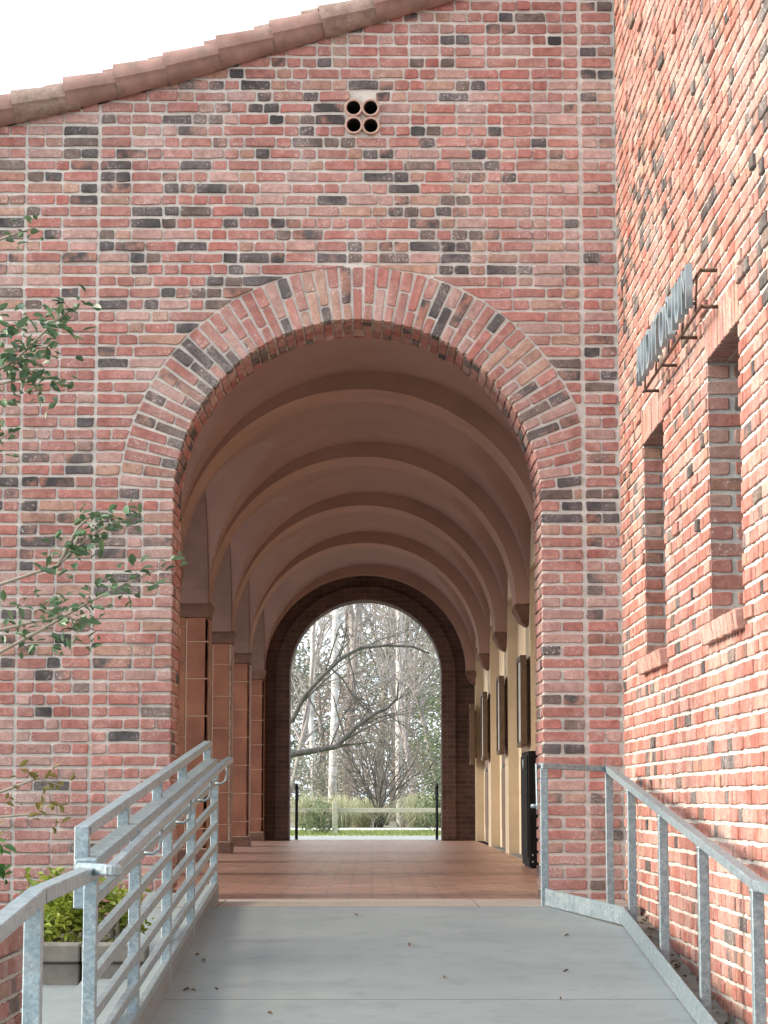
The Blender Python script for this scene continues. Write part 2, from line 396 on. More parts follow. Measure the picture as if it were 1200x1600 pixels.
# ================================================================== SETTING: GROUND, RAMP, WALKS
SL = 0.092
def zr(y):                                       # ramp surface height
    if y > -1.0: return 0.0
    if y > -6.6: return SL * (y + 1.0)
    if y > -8.0: return SL * -5.6
    return max(SL * -5.6 + SL * (y + 8.0), -1.07)
structure(mesh_obj('ground', [(-300, -60, -1.08), (300, -60, -1.08), (300, -13.0, -1.08), (-300, -13.0, -1.08),
                               (-300, -1, -0.27), (300, -1, -0.27), (-300, 19, -0.06), (300, 19, -0.06), (-300, 400, -0.06), (300, 400, -0.06)],
                   [(0, 1, 2, 3), (3, 2, 5, 4), (4, 5, 7, 6), (6, 7, 9, 8)], 'ground_soil'))
def slab_strip(name, x0, x1, ys, zf, mat, thick=0.25):
    V, F = [], []
    for y in ys:
        z = zf(y); V += [(x0, y, z), (x1, y, z), (x1, y, z - thick), (x0, y, z - thick)]
    n = len(ys)
    for i in range(n - 1):
        for k in range(4):
            a = 4 * i + k; b = 4 * i + (k + 1) % 4; F.append((a, a + 4, b + 4, b))
    F += [(0, 1, 2, 3), (4 * n - 1, 4 * n - 2, 4 * n - 3, 4 * n - 4)]
    return structure(mesh_obj(name, V, F, mat))
ramp_o = bpy.data.objects.new('ramp', None); C.objects.link(ramp_o); structure(ramp_o)
pan = [(-0.985, -3.93), (-3.942, -6.6), (-6.612, -8.0), (-8.012, -10.9), (-10.912, -14.0)]
for a, b in pan:
    o = slab_strip('slab', -0.93, 1.40, [b, a], zr, 'concrete'); del o['kind']; o.parent = ramp_o
o = slab_strip('joint_bed', -0.925, 1.395, [-14.0, -8.0, -6.6, -1.0], lambda y: zr(y) - 0.012, 'soil', 0.2); del o['kind']; o.parent = ramp_o
structure(box_obj('walk', -40, 40, -40, -14.0, -1.3, -1.07, 'concrete'))
lnd = bpy.data.objects.new('landing', None); C.objects.link(lnd); structure(lnd)
for x0, x1 in ((-1.25, -0.905), (-0.897, 0.62), (0.628, 1.56)):
    o = box_obj('slab', x0, x1, -0.978, 0.0 if x0 > -1 and x1 < 1 else -0.02, -0.25, 0.002, 'threshold'); o.parent = lnd
# concrete upstand under the left railing
cz = lambda y: max(0.135 + 0.077 * y, zr(y) + 0.04) if y > -6.6 else -0.36 + 0.0 * y
slab_strip('kerb', -1.02, -0.93, [-6.6, -3.5, -1.0, -0.35], cz, 'concrete', 0.75)
zw = lambda y: -0.25 + 0.088 * (y + 3.4)
slab_strip('side_walk', -1.36, -1.02, [-13.5, -3.4, -0.3], lambda y: zw(y) + 0.03, 'concrete', 0.4)
slab_strip('walkway', -3.6, -1.36, [-13.5, -3.38], zw, 'concrete', 0.4)
slab_strip('wall_footing', 1.40, 1.585, [-13.5, -8, -6.6, -1.0], lambda y: zr(y) - 0.05, 'concrete_old', 0.5)
structure(box_obj('courtyard', -14, -2.12, 0.7, 24, -0.3, -0.05, 'concrete_pale'))

# ================================================================== ARCADE BUILDING
AX, AZ, AR, AO = -0.094, 2.515, 1.17, 1.517
Z0 = AZ + 0.008 - 41 * 0.077                    # foot of the lowest course
WT = 0.56                                        # wall thickness
SX = 1.585                                       # plane of the side building
rake = lambda x: 5.80 + 0.312 * (x - 0.455) + (0.0 if x > -1.2 else 0.035 * (x + 1.2) ** 2)
arc_o = empty('arcade_building', (0, 10, 0), 'red brick arcade with a round arch opening into a vaulted passage', 'building')
def solid_with_holes(name, outer, holes, y0, y1, mat):
    bm = bmesh.new()
    for loop in [outer] + holes:
        vs = [bm.verts.new((x, y0, z)) for x, z in loop]
        for i in range(len(vs)): bm.edges.new((vs[i], vs[(i + 1) % len(vs)]))
    bmesh.ops.triangle_fill(bm, use_beauty=True, use_dissolve=False, edges=bm.edges[:])
    r = bmesh.ops.extrude_face_region(bm, geom=bm.faces[:])
    bmesh.ops.translate(bm, verts=[v for v in r['geom'] if isinstance(v, bmesh.types.BMVert)], vec=(0, y1 - y0, 0))
    return bm_obj(name, bm, mat)
def arch_outline(x0, x1, zb, top, r):
    """outline of a wall with an arched doorway open at the bottom"""
    pts = [(x0, zb), (AX - r, zb)]
    N = 64
    pts += [(AX - r * math.cos(math.pi * k / N), AZ + r * math.sin(math.pi * k / N)) for k in range(N + 1)]
    pts += [(AX + r, zb), (x1, zb)] + top
    return pts
PIPES = [(-0.121, 5.089), (-0.010, 5.089), (-0.119, 4.972), (-0.008, 4.968)]
holes = [[(px + 0.046 * math.cos(2 * math.pi * k / 20), pz + 0.046 * math.sin(2 * math.pi * k / 20)) for k in range(20)] for px, pz in PIPES]
top = [(SX + 0.03, rake(SX))] + [(x, rake(x)) for x in (0.5, -1.2, -1.8, -2.4, -3.0, -4.5)]
fw = solid_with_holes('front_wall', arch_outline(-4.5, SX + 0.03, -0.6, top, AR + 0.010), holes, 0.006, WT, 'mortar')
world_child(fw, arc_o)
quads = []
def hchord(v):
    d = AO + 0.014; return math.sqrt(max(0, d * d - (v - AZ) ** 2)) if v < AZ + d else 0
segs = [(-4.4, -2.256), (-2.236, -1.784), (-1.762, 1.338), (1.364, SX - 0.012)]
row = 0; z = Z0
while z < 6.3:
    v0, v1 = z, z + BH
    for si, (a, b) in enumerate(segs):
        if si == 2:
            if v1 < AZ:
                iv = [(a, a, AX - AR, AX - AR), (AX + AR, AX + AR, b, b)]
            elif v0 < AZ + AO:
                h0, h1 = hchord(max(v0, AZ)), hchord(max(v1, AZ))
                h1 = max(h1, h0 - 0.35)
                iv = [(a, a, AX - h0, AX - h1), (AX + h0, AX + h1, b, b)]
            elif v1 > 4.90 and v0 < 5.16:
                lo_, hi_ = 9, -9
                for px, pz in PIPES:
                    dv = max(0, v0 - pz, pz - v1)
                    if dv < 0.060: hc = math.sqrt(0.060 ** 2 - dv * dv) + 0.004; lo_ = min(lo_, px - hc); hi_ = max(hi_, px + hc)
                iv = [(a, a, lo_, lo_), (hi_, hi_, b, b)] if hi_ > lo_ else [(a, a, b, b)]
            else: iv = [(a, a, b, b)]
        elif si == 3 and row % 2:
            m = (a + b) / 2
            iv = [(a, a, m - JT / 2, m - JT / 2), (m + JT / 2, m + JT / 2, b, b)]
        elif si == 3: iv = [(a + 0.004, a + 0.004, b - 0.016, b - 0.016)]
        else: iv = [(a, a, b, b)]
        for (l0, l1, r0, r1) in iv:
            L0, R0 = max(l0, l1), min(r0, r1)
            if R0 - L0 < 0.03: continue
            bs = [(L0, R0)] if si == 3 else fill(L0, R0, row % 2)
            if si == 2 and v1 < AZ and l0 > 0:                    # narrow jamb pier
                bs = [(L0, R0 - 0.03)] if row % 2 else [(L0, L0 + 0.115), (L0 + 0.135, R0)]
            for k, (p, q) in enumerate(bs):
                if v0 > rake((p + q) / 2) + 0.03: continue
                pl = p if k else l0; pt = p if k else l1
                ql = q if k < len(bs) - 1 else r0; qt = q if k < len(bs) - 1 else r1
                if si == 3: ql = qt = q; pl = pt = p
                if not k and si == 2 and v1 < AZ and l0 > 0: pl = pt = p
                quads.append(((pl, v0), (ql, v0), (qt, v1), (pt, v1)))
    z += COURSE; row += 1
def fkey(q):
    u = (q[0][0] + q[1][0]) / 2; v = (q[0][1] + q[2][1]) / 2
    vis = -2.42 < u and v < rake(u) - 0.1 and v > -0.1 and v < 5.8
    return (q[1][0] - q[0][0] + 0.001 * random.random() if vis else -1)
lay(quads, 300, 'brick', fw, xf_front, 0, 0, 'front', fkey)
# arch ring: two bricks in each course, stretcher and header by turns
NR = 57
for k in range(NR):
    a = math.pi * (k + 0.5) / NR
    cut = AR + (0.098 if k % 2 else 0.205)
    for r0, r1 in ((AR, cut), (cut + 0.014, AO)):
        w0 = math.pi * r0 / NR - 0.015; w1 = math.pi * r1 / NR - 0.021
        V, F = brick_pts([(-w0 / 2, r0), (w0 / 2, r0), (w1 / 2, r1), (-w1 / 2, r1)], 1.0, 0.09)
        rm = (r0 + r1) / 2
        an = math.pi / 2 - a
        sa, ca = math.sin(an), math.cos(an); V2 = []
        for u, y, v in V:                                           # trim against the corner strip
            wx = AX + v * sa + u * ca; wz = v * ca - u * sa
            if wx > 1.336: wx = 1.336
            V2.append(((wx - AX) * ca - wz * sa, y, (wx - AX) * sa + wz * ca))
        V = [(u, y, v - rm) for u, y, v in V2]
        if max(AX + v * sa + u * ca for u, y, v in V2) - min(AX + v * sa + u * ca for u, y, v in V2) < 0.03: continue
        me = bpy.data.meshes.new('arch_brick'); me.from_pydata(V, [], F); me.update(); me.materials.append(MAT['brick_object'])
        brick_object('arch_brick', me, (AX + rm * math.sin(an), -random.uniform(0.001, 0.006), AZ + rm * math.cos(an)), (0, an, 0), fw, tint(1.5))
# bricks of the soffit and the jamb reveals
J = Joined()
for k in range(NR):
    a = math.pi / 2 - math.pi * (k + 0.5) / NR
    w = math.pi * AR / NR - 0.012
    ys = [0.095, 0.205, 0.415, WT] if k % 2 else [0.095, 0.31, 0.52, WT]
    for y0, y1 in zip(ys[:-1], ys[1:]):
        V, F = brick_pts([(-w / 2, y0 + 0.012), (w / 2, y0 + 0.012), (w / 2, y1), (-w / 2, y1)], 1.0, 0.05)
        pr = random.uniform(0, 0.006)
        J.add([(AX + (AR + y - pr) * math.sin(a) + u * math.cos(a), v, AZ + (AR + y - pr) * math.cos(a) - u * math.sin(a)) for u, y, v in V], F, tint())
z = Z0; row = 0
while z < AZ - 0.05:
    for s in (-1, 1):
        ys = [0.078, 0.18, 0.39, WT] if row % 2 else [0.078, 0.29, 0.5, WT]
        for y0, y1 in zip(ys[:-1], ys[1:]):
            V, F = brick_pts([(y0 + 0.014, z), (y1, z), (y1, z + BH), (y0 + 0.014, z + BH)], 1.0, 0.05)
            pr = random.uniform(0, 0.006)
            J.add([(AX + s * (AR + y - pr), u, v) for u, y, v in V], F, tint())
    z += COURSE; row += 1
J.build('reveal_bricks', fw)
# four clay vent pipes
for px, pz in PIPES:
    V, F = [], []; n = 24
    prof = [(0.045, 0.35), (0.045, -0.022), (0.049, -0.028), (0.057, -0.028), (0.060, -0.022), (0.060, 0.05)]
    for r, y in prof:
        for k in range(n): V.append((px + r * math.cos(2 * math.pi * k / n), y, pz + r * math.sin(2 * math.pi * k / n)))
    for i in range(len(prof) - 1):
        for k in range(n): F.append((i * n + k, i * n + (k + 1) % n, (i + 1) * n + (k + 1) % n, (i + 1) * n + k))
    o = mesh_obj('vent_pipe', V, F, 'pipe_clay', None, True); world_child(o, arc_o)
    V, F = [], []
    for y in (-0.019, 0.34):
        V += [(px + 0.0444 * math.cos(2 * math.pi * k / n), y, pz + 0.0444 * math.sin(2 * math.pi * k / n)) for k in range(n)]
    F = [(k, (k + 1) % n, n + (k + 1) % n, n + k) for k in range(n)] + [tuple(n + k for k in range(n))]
    e = mesh_obj('bore_shade_liner', V, F, 'bore_shade', None, True)  # near-black liner paints in the shade inside the pipe
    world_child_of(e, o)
# far wall of the passage
FY0, FY1 = 20.4, 20.95
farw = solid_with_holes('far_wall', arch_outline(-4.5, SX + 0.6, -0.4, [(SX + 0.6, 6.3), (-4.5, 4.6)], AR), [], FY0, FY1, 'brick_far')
world_child(farw, arc_o)
bm = bmesh.new()                                                    # inner order of the far arch
N = 48
for y0, y1 in ((FY0 - 0.05, FY0 + 0.1),):
    pr = [(AX - (AR + 0.003) , 0.02)] + [(AX - (AR + 0.003) * math.cos(math.pi * k / N), AZ + (AR + 0.003) * math.sin(math.pi * k / N)) for k in range(N + 1)] + [(AX + AR + 0.003, 0.02)]
    po = [(AX - (AR + 0.21), 0.02)] + [(AX - (AR + 0.21) * math.cos(math.pi * k / N), AZ + (AR + 0.21) * math.sin(math.pi * k / N)) for k in range(N + 1)] + [(AX + AR + 0.21, 0.02)]
    rows_ = [[bm.verts.new((x, y, zz)) for x, zz in L] for L, y in ((po, y1), (po, y0), (pr, y0), (pr, y1))]
    for i in range(3):
        for k in range(len(pr) - 1): bm.faces.new((rows_[i][k], rows_[i][k + 1], rows_[i + 1][k + 1], rows_[i + 1][k]))
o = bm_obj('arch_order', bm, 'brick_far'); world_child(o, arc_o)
# floor of the passage
structure(box_obj('passage_floor', -2.12, SX, 0.006, FY1 + 0.25, -0.3, 0.0, 'floor_tile'))
# vault bays, ribs, piers
RIB = [4.79, 8.55, 12.32, 16.20]; SP = 2.57
LX = -1.64; VC = (LX + SX) / 2; VH = (SX - LX) / 2
stops = [WT] + RIB + [FY0]
V, F = [], []
for bi in range(5):
    y0, y1 = stops[bi], stops[bi + 1]
    if bi: y0 -= 0.0
    yc = (y0 + y1) / 2; aa = (y1 - y0) / 2 - 0.30
    nx, ny = 84, 96; base = len(V)
    for j in range(ny + 1):
        y = yc - math.cos(math.pi * j / ny) * (y1 - y0) / 2
        for i in range(nx + 1):
            x = VC - math.cos(math.pi * i / nx) * VH
            zb = 1.64 * math.sqrt(max(0, 1 - ((x - VC) / VH) ** 2))
            t = (y - yc) / aa
            zcr = 1.36 * math.sqrt(1 - t * t) if abs(t) < 1 else 0
            V.append((x, y, SP + max(zb, zcr)))
    for j in range(ny):
        for i in range(nx):
            a = base + j * (nx + 1) + i; F.append((a, a + nx + 1, a + nx + 2, a + 1))
o = mesh_obj('vault', V, F, 'vault_plaster_dim', None, True); o.data.set_sharp_from_angle(angle=R(28)); world_child(o, arc_o)
def rib(y0, y1):
    bm = bmesh.new(); N = 56; rows_ = []
    xc = -0.10; ri, hi = 1.545, 1.49
    for (dr, y) in ((0.22, y0), (0.0, y0 + 0.0), (0.0, y1), (0.22, y1)):
        rows_.append([bm.verts.new((xc - (ri + dr * 0.66) * math.cos(math.pi * k / N), y, SP + (hi + dr) * math.sin(math.pi * k / N))) for k in range(N + 1)])
    for i in range(3):
        for k in range(N): bm.faces.new((rows_[i][k], rows_[i][k + 1], rows_[i + 1][k + 1], rows_[i + 1][k]))
    bmesh.ops.bevel(bm, geom=[e for e in bm.edges if len(e.link_faces) == 2 and e.calc_face_angle() > 1.0], offset=0.015, segments=2, affect='EDGES')
    o = bm_obj('rib', bm, 'rib_plaster_lit', None, True); o.data.set_sharp_from_angle(angle=R(35)); world_child(o, arc_o)
for y in RIB: rib(y - 0.30, y + 0.30)
rib(FY0 - 0.28, FY0 + 0.02)
def pier(y, depth=0.46, half=False):
    p = bpy.data.objects.new('column', None); C.objects.link(p); p.location = (-1.86, y, 0); p.empty_display_size = 0.2
    p.parent = arc_o; p.matrix_parent_inverse = Matrix.Translation(-arc_o.location)
    y0, y1 = (y - depth / 2, y + depth / 2)
    o = box_obj('core', -2.07, LX - 0.006, y0 + 0.006, y1 - 0.006, -0.02, 2.42, 'tile_joint'); world_child_of(o, p)
    o = box_obj('plinth', -2.10, LX + 0.012, y0 - 0.012, y1 + 0.012, -0.02, 0.13, 'capital_stone', None, 0.008); world_child_of(o, p)
    for side, (xa, xb) in enumerate(((-2.08, -1.867), (-1.858, LX))):
        z = 0.14; first = True
        while z < 2.42:
            h = 0.365 if not (first and side) else 0.19
            first = False
            z1 = min(z + h, 2.435)
            if z1 - z > 0.04:
                bm = bmesh.new(); add_box(bm, xa, xb, y0, y1, z, z1, 0.006)
                if side:                                            # rounded nose towards the passage
                    es = [e for e in bm.edges if abs(e.verts[0].co.x - xb) < 0.01 and abs(e.verts[1].co.x - xb) < 0.01 and abs(e.verts[0].co.z - e.verts[1].co.z) > 0.1]
                    bmesh.ops.bevel(bm, geom=es, offset=0.03, segments=2, affect='EDGES')
                o = bm_obj('block', bm, 'terracotta'); world_child_of(o, p)
            z += h + (0.007 if side else 0.003)
    bm = bmesh.new(); prof = [(0.0, 2.44), (0.006, 2.46), (0.010, 2.50), (0.022, 2.545), (0.028, 2.575)]; rows_ = []
    for e, zz in prof:
        rows_.append([bm.verts.new(v) for v in ((-2.085 - e, y0 - e, zz), (LX + e, y0 - e, zz), (LX + e, y1 + e, zz), (-2.085 - e, y1 + e, zz))])
    for i in range(len(prof) - 1):
        for k in range(4): bm.faces.new((rows_[i][k], rows_[i][(k + 1) % 4], rows_[i + 1][(k + 1) % 4], rows_[i + 1][k]))
    bm.faces.new(rows_[-1])
    o = bm_obj('capital', bm, 'capital_stone'); world_child_of(o, p)
for y in RIB: pier(y)
pier(FY0 - 0.16, 0.30)
pier(WT + 0.14, 0.26)
# spandrel wall over the piers
outer = [(WT, SP), (WT, 5.0), (FY0, 5.0), (FY0, SP)]
prof = [(FY0, SP)]
for bi in range(4, -1, -1):
    y0, y1 = stops[bi], stops[bi + 1]; yc = (y0 + y1) / 2; a = (y1 - y0) / 2 - 0.315
    prof += [(yc + a * math.cos(math.pi * k / 32), SP + 1.36 * math.sin(math.pi * k / 32)) for k in range(33)]
prof += [(WT, SP), (WT, 5.0), (FY0, 5.0)]
bm = bmesh.new()
vs = [bm.verts.new((LX - 0.003, y, z)) for y, z in prof]
for i in range(len(vs)): bm.edges.new((vs[i], vs[(i + 1) % len(vs)]))
bmesh.ops.triangle_fill(bm, use_beauty=True, edges=bm.edges[:])
r = bmesh.ops.extrude_face_region(bm, geom=bm.faces[:])
bmesh.ops.translate(bm, verts=[v for v in r['geom'] if isinstance(v, bmesh.types.BMVert)], vec=(-0.44, 0, 0))
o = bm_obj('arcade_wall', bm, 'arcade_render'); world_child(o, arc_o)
# plastered inner wall on the right: piers at the ribs, shallow niches between
V, F = [], []
def quad(a, b, c, d): n = len(V); V.extend((a, b, c, d)); F.append((n, n + 1, n + 2, n + 3))
cuts = [WT]
for y in RIB: cuts += [y - 0.33, y + 0.33]
cuts.append(FY0)
ND = 0.12; NH = 2.92
for i in range(len(cuts) - 1):
    a, b = cuts[i], cuts[i + 1]
    if i % 2 == 1 : quad((SX, a, 0), (SX, b, 0), (SX, b, 4.6), (SX, a, 4.6))
    else:
        a2 = a + 0.3 if i == 0 else a; b2 = b - 0.3 if i == len(cuts) - 2 else b
        if a2 > a: quad((SX, a, 0), (SX, a2, 0), (SX, a2, 4.6), (SX, a, 4.6))
        if b2 < b: quad((SX, b2, 0), (SX, b, 0), (SX, b, 4.6), (SX, b2, 4.6))
        quad((SX + ND, a2, 0), (SX + ND, b2, 0), (SX + ND, b2, NH), (SX + ND, a2, NH))
        quad((SX, a2, 0), (SX + ND, a2, 0), (SX + ND, a2, NH), (SX, a2, NH))
        quad((SX, b2, 0), (SX + ND, b2, 0), (SX + ND, b2, NH), (SX, b2, NH))
        quad((SX, a2, NH), (SX + ND, a2, NH), (SX + ND, b2, NH), (SX, b2, NH))
        quad((SX, a2, NH), (SX, b2, NH), (SX, b2, 4.6), (SX, a2, 4.6))
o = mesh_obj('plaster_wall', V, F, 'cream_plaster'); world_child(o, arc_o)
for i in range(0, len(cuts) - 1, 2):                                # skirting and a door in each niche
    a, b = cuts[i], cuts[i + 1]
    m = (a + b) / 2
    dr = box_obj('door', SX + 0.08, SX + ND + 0.02, m - 0.5, m + 0.5, 0.0, 2.1, 'wood_frame', None, 0.01); world_child(dr, arc_o)
    for zz in (0.25, 1.2):
        pn = box_obj('panel', SX + 0.070, SX + 0.082, m - 0.38, m + 0.38, zz, zz + 0.75, 'wood_frame', None, 0.004); world_child_of(pn, dr)
    hd = box_obj('handle', SX + 0.03, SX + 0.08, m - 0.44, m - 0.40, 1.02, 1.06, 'galvanised', None, 0.006); world_child_of(hd, dr)
for y in RIB + [FY0 - 0.17]:                                        # corbels under the ribs
    w = 0.26 if y in RIB else 0.14
    bm = bmesh.new(); rows_ = []
    for e, zz, k in ((0.03, 2.36, 0.4), (0.085, 2.41, 0.8), (0.13, 2.50, 1.0), (0.145, 2.52, 1.0), (0.145, 2.575, 1.0)):
        rows_.append([bm.verts.new(v) for v in ((SX + 0.01, y - w * k, zz), (SX - e, y - w * k, zz), (SX - e, y + w * k, zz), (SX + 0.01, y + w * k, zz))])
    for i in range(4):
        for k in range(3): bm.faces.new((rows_[i][k], rows_[i][k + 1], rows_[i + 1][k + 1], rows_[i + 1][k]))
    bm.faces.new(rows_[0]); bm.faces.new(rows_[-1])
    o = bm_obj('corbel', bm, 'capital_stone'); world_child(o, arc_o)
# roof: deck, rake tiles and two more rows of barrel tiles
bm = bmesh.new()
xs = [-4.6, -3.0, -2.4, -1.8, -1.2, 0.5, SX + 0.6]
lo = [[bm.verts.new((x, y, rake(x) + 0.03 + k)) for x in xs] for y, k in ((0.02, 0), (FY1 + 0.3, 0), (FY1 + 0.3, 0.06), (0.02, 0.06))]
for i in range(4):
    for k in range(len(xs) - 1): bm.faces.new((lo[i][k], lo[i][k + 1], lo[(i + 1) % 4][k + 1], lo[(i + 1) % 4][k]))
roof = bm_obj('roof', bm, 'roof_clay'); world_child(roof, arc_o)
def barrel(x, y, dz, mat, a0, a1, rl=0.122, ru=0.092, L=0.42):
    """one tapered barrel tile; lower (left) end wide, over the one below"""
    zz = lambda q: rake(q) + dz
    p = Vector((x, y, zz(x) + 0.020 + random.uniform(-0.006, 0.008))); q = Vector((x + L, y, zz(x + L) - 0.006))
    d = (q - p).normalized(); s = Vector((0, 1, 0)); u = s.cross(d) * -1
    if u.z < 0: u = -u
    n = 18; V, F = [], []
    for (e, r_) in ((p, rl), (q, ru), (q, ru - 0.014), (p, rl - 0.014)):
        for k in range(n + 1):
            t = R(a0 + (a1 - a0) * k / n); r = r_ - (0.013 if t > R(192) else 0.0); V.append(e + s * (math.cos(t) * r) + u * (math.sin(t) * r))
    m = n + 1
    for i in range(4):
        for k in range(n): F.append((i * m + k, i * m + k + 1, ((i + 1) % 4) * m + k + 1, ((i + 1) % 4) * m + k))
    for k in (0, n): F.append((k, m + k, 2 * m + k, 3 * m + k))
    o = mesh_obj('roof_tile', V, F, mat, None, True); o.data.set_sharp_from_angle(angle=R(40)); world_child_of(o, roof)
x = -4.35
while x < SX - 0.1:
    barrel(x + random.uniform(-0.02, 0.02), -0.015 + random.uniform(-0.008, 0.008), 0.078 + random.uniform(-0.005, 0.008), 'roof_clay_old' if random.random() < 0.16 else 'roof_clay', 60, 262)
    for yy, dz in ((0.21, 0.17), (0.45, 0.17), (0.69, 0.17)):
        barrel(x + random.uniform(-0.15, -0.08), yy, dz + random.uniform(-0.004, 0.01), 'roof_clay_old' if random.random() < 0.5 else 'roof_clay', 0, 180, 0.10, 0.085)
    x += 0.335

# ================================================================== SIDE BUILDING
side_o = empty('side_building', (SX + 1.5, -5, 0), 'tall red brick building with recessed windows along the ramp', 'building')
WZ0, WZ1 = Z0 + 27 * COURSE - 0.010, Z0 + 43 * COURSE + 0.002
WIN = [(1.21, 2.13, WZ0, WZ1), (3.72, 4.65, WZ0, WZ1)]
MX = SX + 0.006
V, F = [], []
ub = [0.0, WIN[0][0], WIN[0][1], WIN[1][0], WIN[1][1], 14.0]; zb = [-1.4, WZ0, WZ1, 9.0]
for i in range(5):
    for j in range(3):
        if j == 1 and i in (1, 3): continue
        quad((MX, -ub[i], zb[j]), (MX, -ub[i + 1], zb[j]), (MX, -ub[i + 1], zb[j + 1]), (MX, -ub[i], zb[j + 1]))
RD = 0.30
for (a, b, z0, z1) in WIN:
    a2, b2 = a - 0.006, b + 0.006
    quad((MX, -a2, z0), (MX + RD, -a2, z0), (MX + RD, -a2, z1), (MX, -a2, z1))
    quad((MX, -b2, z0), (MX + RD, -b2, z0), (MX + RD, -b2, z1), (MX, -b2, z1))
    quad((MX, -a2, z1), (MX + RD, -a2, z1), (MX + RD, -b2, z1), (MX, -b2, z1))
    quad((MX, -a2, z0), (MX + RD, -a2, z0), (MX + RD, -b2, z0), (MX, -b2, z0))
quad((MX, -14, -1.4), (MX + 8, -14, -1.4), (MX + 8, -14, 9), (MX, -14, 9))
quad((MX, -14, 9), (MX + 8, -14, 9), (MX + 8, 22, 9), (MX, 22, 9))
quad((MX, 0.0, 5.9), (MX, 22, 5.9), (MX, 22, 9), (MX, 0.0, 9))
sw = mesh_obj('side_wall', V, F, 'mortar'); world_child(sw, side_o)
quads = []; z = Z0; row = 1
while z < 7.0:
    v0, v1 = z, z + BH
    iv = [(0.012, 8.6)]
    for (a, b, z0, z1) in WIN:
        ex = None
        if v1 > z0 + 0.0 and v0 < z1 - 0.02: ex = (a, b)
        if v0 > z1 - 0.01 and v0 < z1 + 0.20: ex = (a - 0.02, b + 0.02)
        if v0 > z0 - 0.08 and v0 < z0 - 0.01: ex = (a - 0.06, b + 0.06)
        if ex:
            niv = []
            for p, q in iv:
                if ex[0] > p and ex[1] < q: niv += [(p, ex[0] - 0.0), (ex[1], q)]
                else: niv.append((p, q))
            iv = niv
    for p, q in iv:
        for a, b in fill(p, q - 0.004, row % 2): quads.append(((a, v0), (b, v0), (b, v1), (a, v1)))
    z += COURSE; row += 1
def skey(q):
    u = (q[0][0] + q[1][0]) / 2; v = (q[0][1] + q[2][1]) / 2
    d = 14.16 - u
    vis = u < 5.2 and v > -0.25 and (v - 0.6) / d < 0.36
    return (q[1][0] - q[0][0]) / d ** 3 if vis else -1
lay(quads, 300, 'brick', sw, xf_side(SX), R(-90), SX, 'side', skey, (0.000, 0.006))
for wi, (a, b, z0, z1) in enumerate(WIN):
    w = bpy.data.objects.new('window', None); C.objects.link(w); w.location = (SX + 0.2, -(a + b) / 2, z0); w.empty_display_size = 0.2
    w.parent = side_o; w.matrix_parent_inverse = Matrix.Translation(-side_o.location)
    z = Z0; row = 0
    while z < z1 - 0.03:
        if z > z0 - 0.02:
            xs_ = [(SX + 0.002, SX + 0.200), (SX + 0.217, SX + 0.295)] if row % 2 else [(SX + 0.002, SX + 0.105), (SX + 0.130, SX + 0.295)]
            for x0, x1 in xs_:
                me = variant('reveal_brick', SW if x1 - x0 > 0.15 else HW, BH, 0.02)
                t = warm(tint(0.8))
                brick_object('reveal_brick', me, ((x0 + x1) / 2, -a - random.uniform(0.001, 0.004), z + BH / 2), (0, 0, 0), w, t, ((x1 - x0) / (SW if x1 - x0 > 0.15 else HW), 1, min(1, (z1 - z - 0.01) / BH)))
                brick_object('reveal_brick', me, ((x0 + x1) / 2, -b + random.uniform(0.001, 0.004), z + BH / 2), (0, 0, math.pi), w, warm(tint(0.8)), ((x1 - x0) / (SW if x1 - x0 > 0.15 else HW), 1, min(1, (z1 - z - 0.01) / BH)))
        z += COURSE; row += 1
    n = 12; L = (b - a + 0.04) / n
    for k in range(n):                                             # soldier lintel
        u = a - 0.02 + (k + 0.5) * L
        me = variant('lintel_brick', 0.060, 0.205, 0.10)
        kq = random.uniform(0.75, 1.1); t = (0.40 * kq, 0.20 * kq * random.uniform(0.9, 1.1), 0.16 * kq, random.uniform(0, 0.4))
        brick_object('lintel_brick', me, (SX - random.uniform(0.003, 0.008), -u, z1 + 0.096), (0, 0, R(-90)), w, t)
        me = variant('lintel_underside', 0.066, 0.19, 0.03)
        brick_object('lintel_brick', me, (SX + 0.20, -u, z1 - 0.004), (R(90), 0, R(-90)), w, t)
    n = 13; L = (b - a + 0.12) / n
    for k in range(n):                                             # sloping rowlock sill
        u = a - 0.06 + (k + 0.5) * L
        bm = bmesh.new(); add_box(bm, -0.060, 0.22, -L / 2 + 0.005, L / 2 - 0.005, -0.045, 0.045, 0.006)
        for v in bm.verts: v.co += Vector((random.uniform(-0.004, 0.004), 0, random.uniform(-0.002, 0.002)))
        o = bm_obj('sill_brick', bm, 'brick_object'); o.location = (SX + 0.012, -u, z0 - 0.052); o.rotation_euler = (0, R(-9), 0)
        k_ = random.uniform(0.9, 1.1); o.color = (0.42 * k_, 0.235 * k_, 0.19 * k_, 0.1); world_child_of(o, w)
    bm = bmesh.new(); X = SX + 0.24
    for p, q in (((X, -a, z0), (X, -a, z1)), ((X, -b, z0), (X, -b, z1)), ((X, -a, z0 + 0.03), (X, -b, z0 + 0.03)), ((X, -a, z1 - 0.03), (X, -b, z1 - 0.03)), ((X, -(a + b) / 2, z0), (X, -(a + b) / 2, z1))):
        add_bar(bm, p, q, 0.06, 0.06, 0.0)
    o = bm_obj('frame', bm, 'wood_frame'); world_child_of(o, w)
    for p, q in ((a, (a + b) / 2), ((a + b) / 2, b)):
        o = box_obj('pane', X + 0.006, X + 0.014, -q + 0.031, -p - 0.031, z0 + 0.061, z1 - 0.061, 'glass_dark'); world_child_of(o, w)

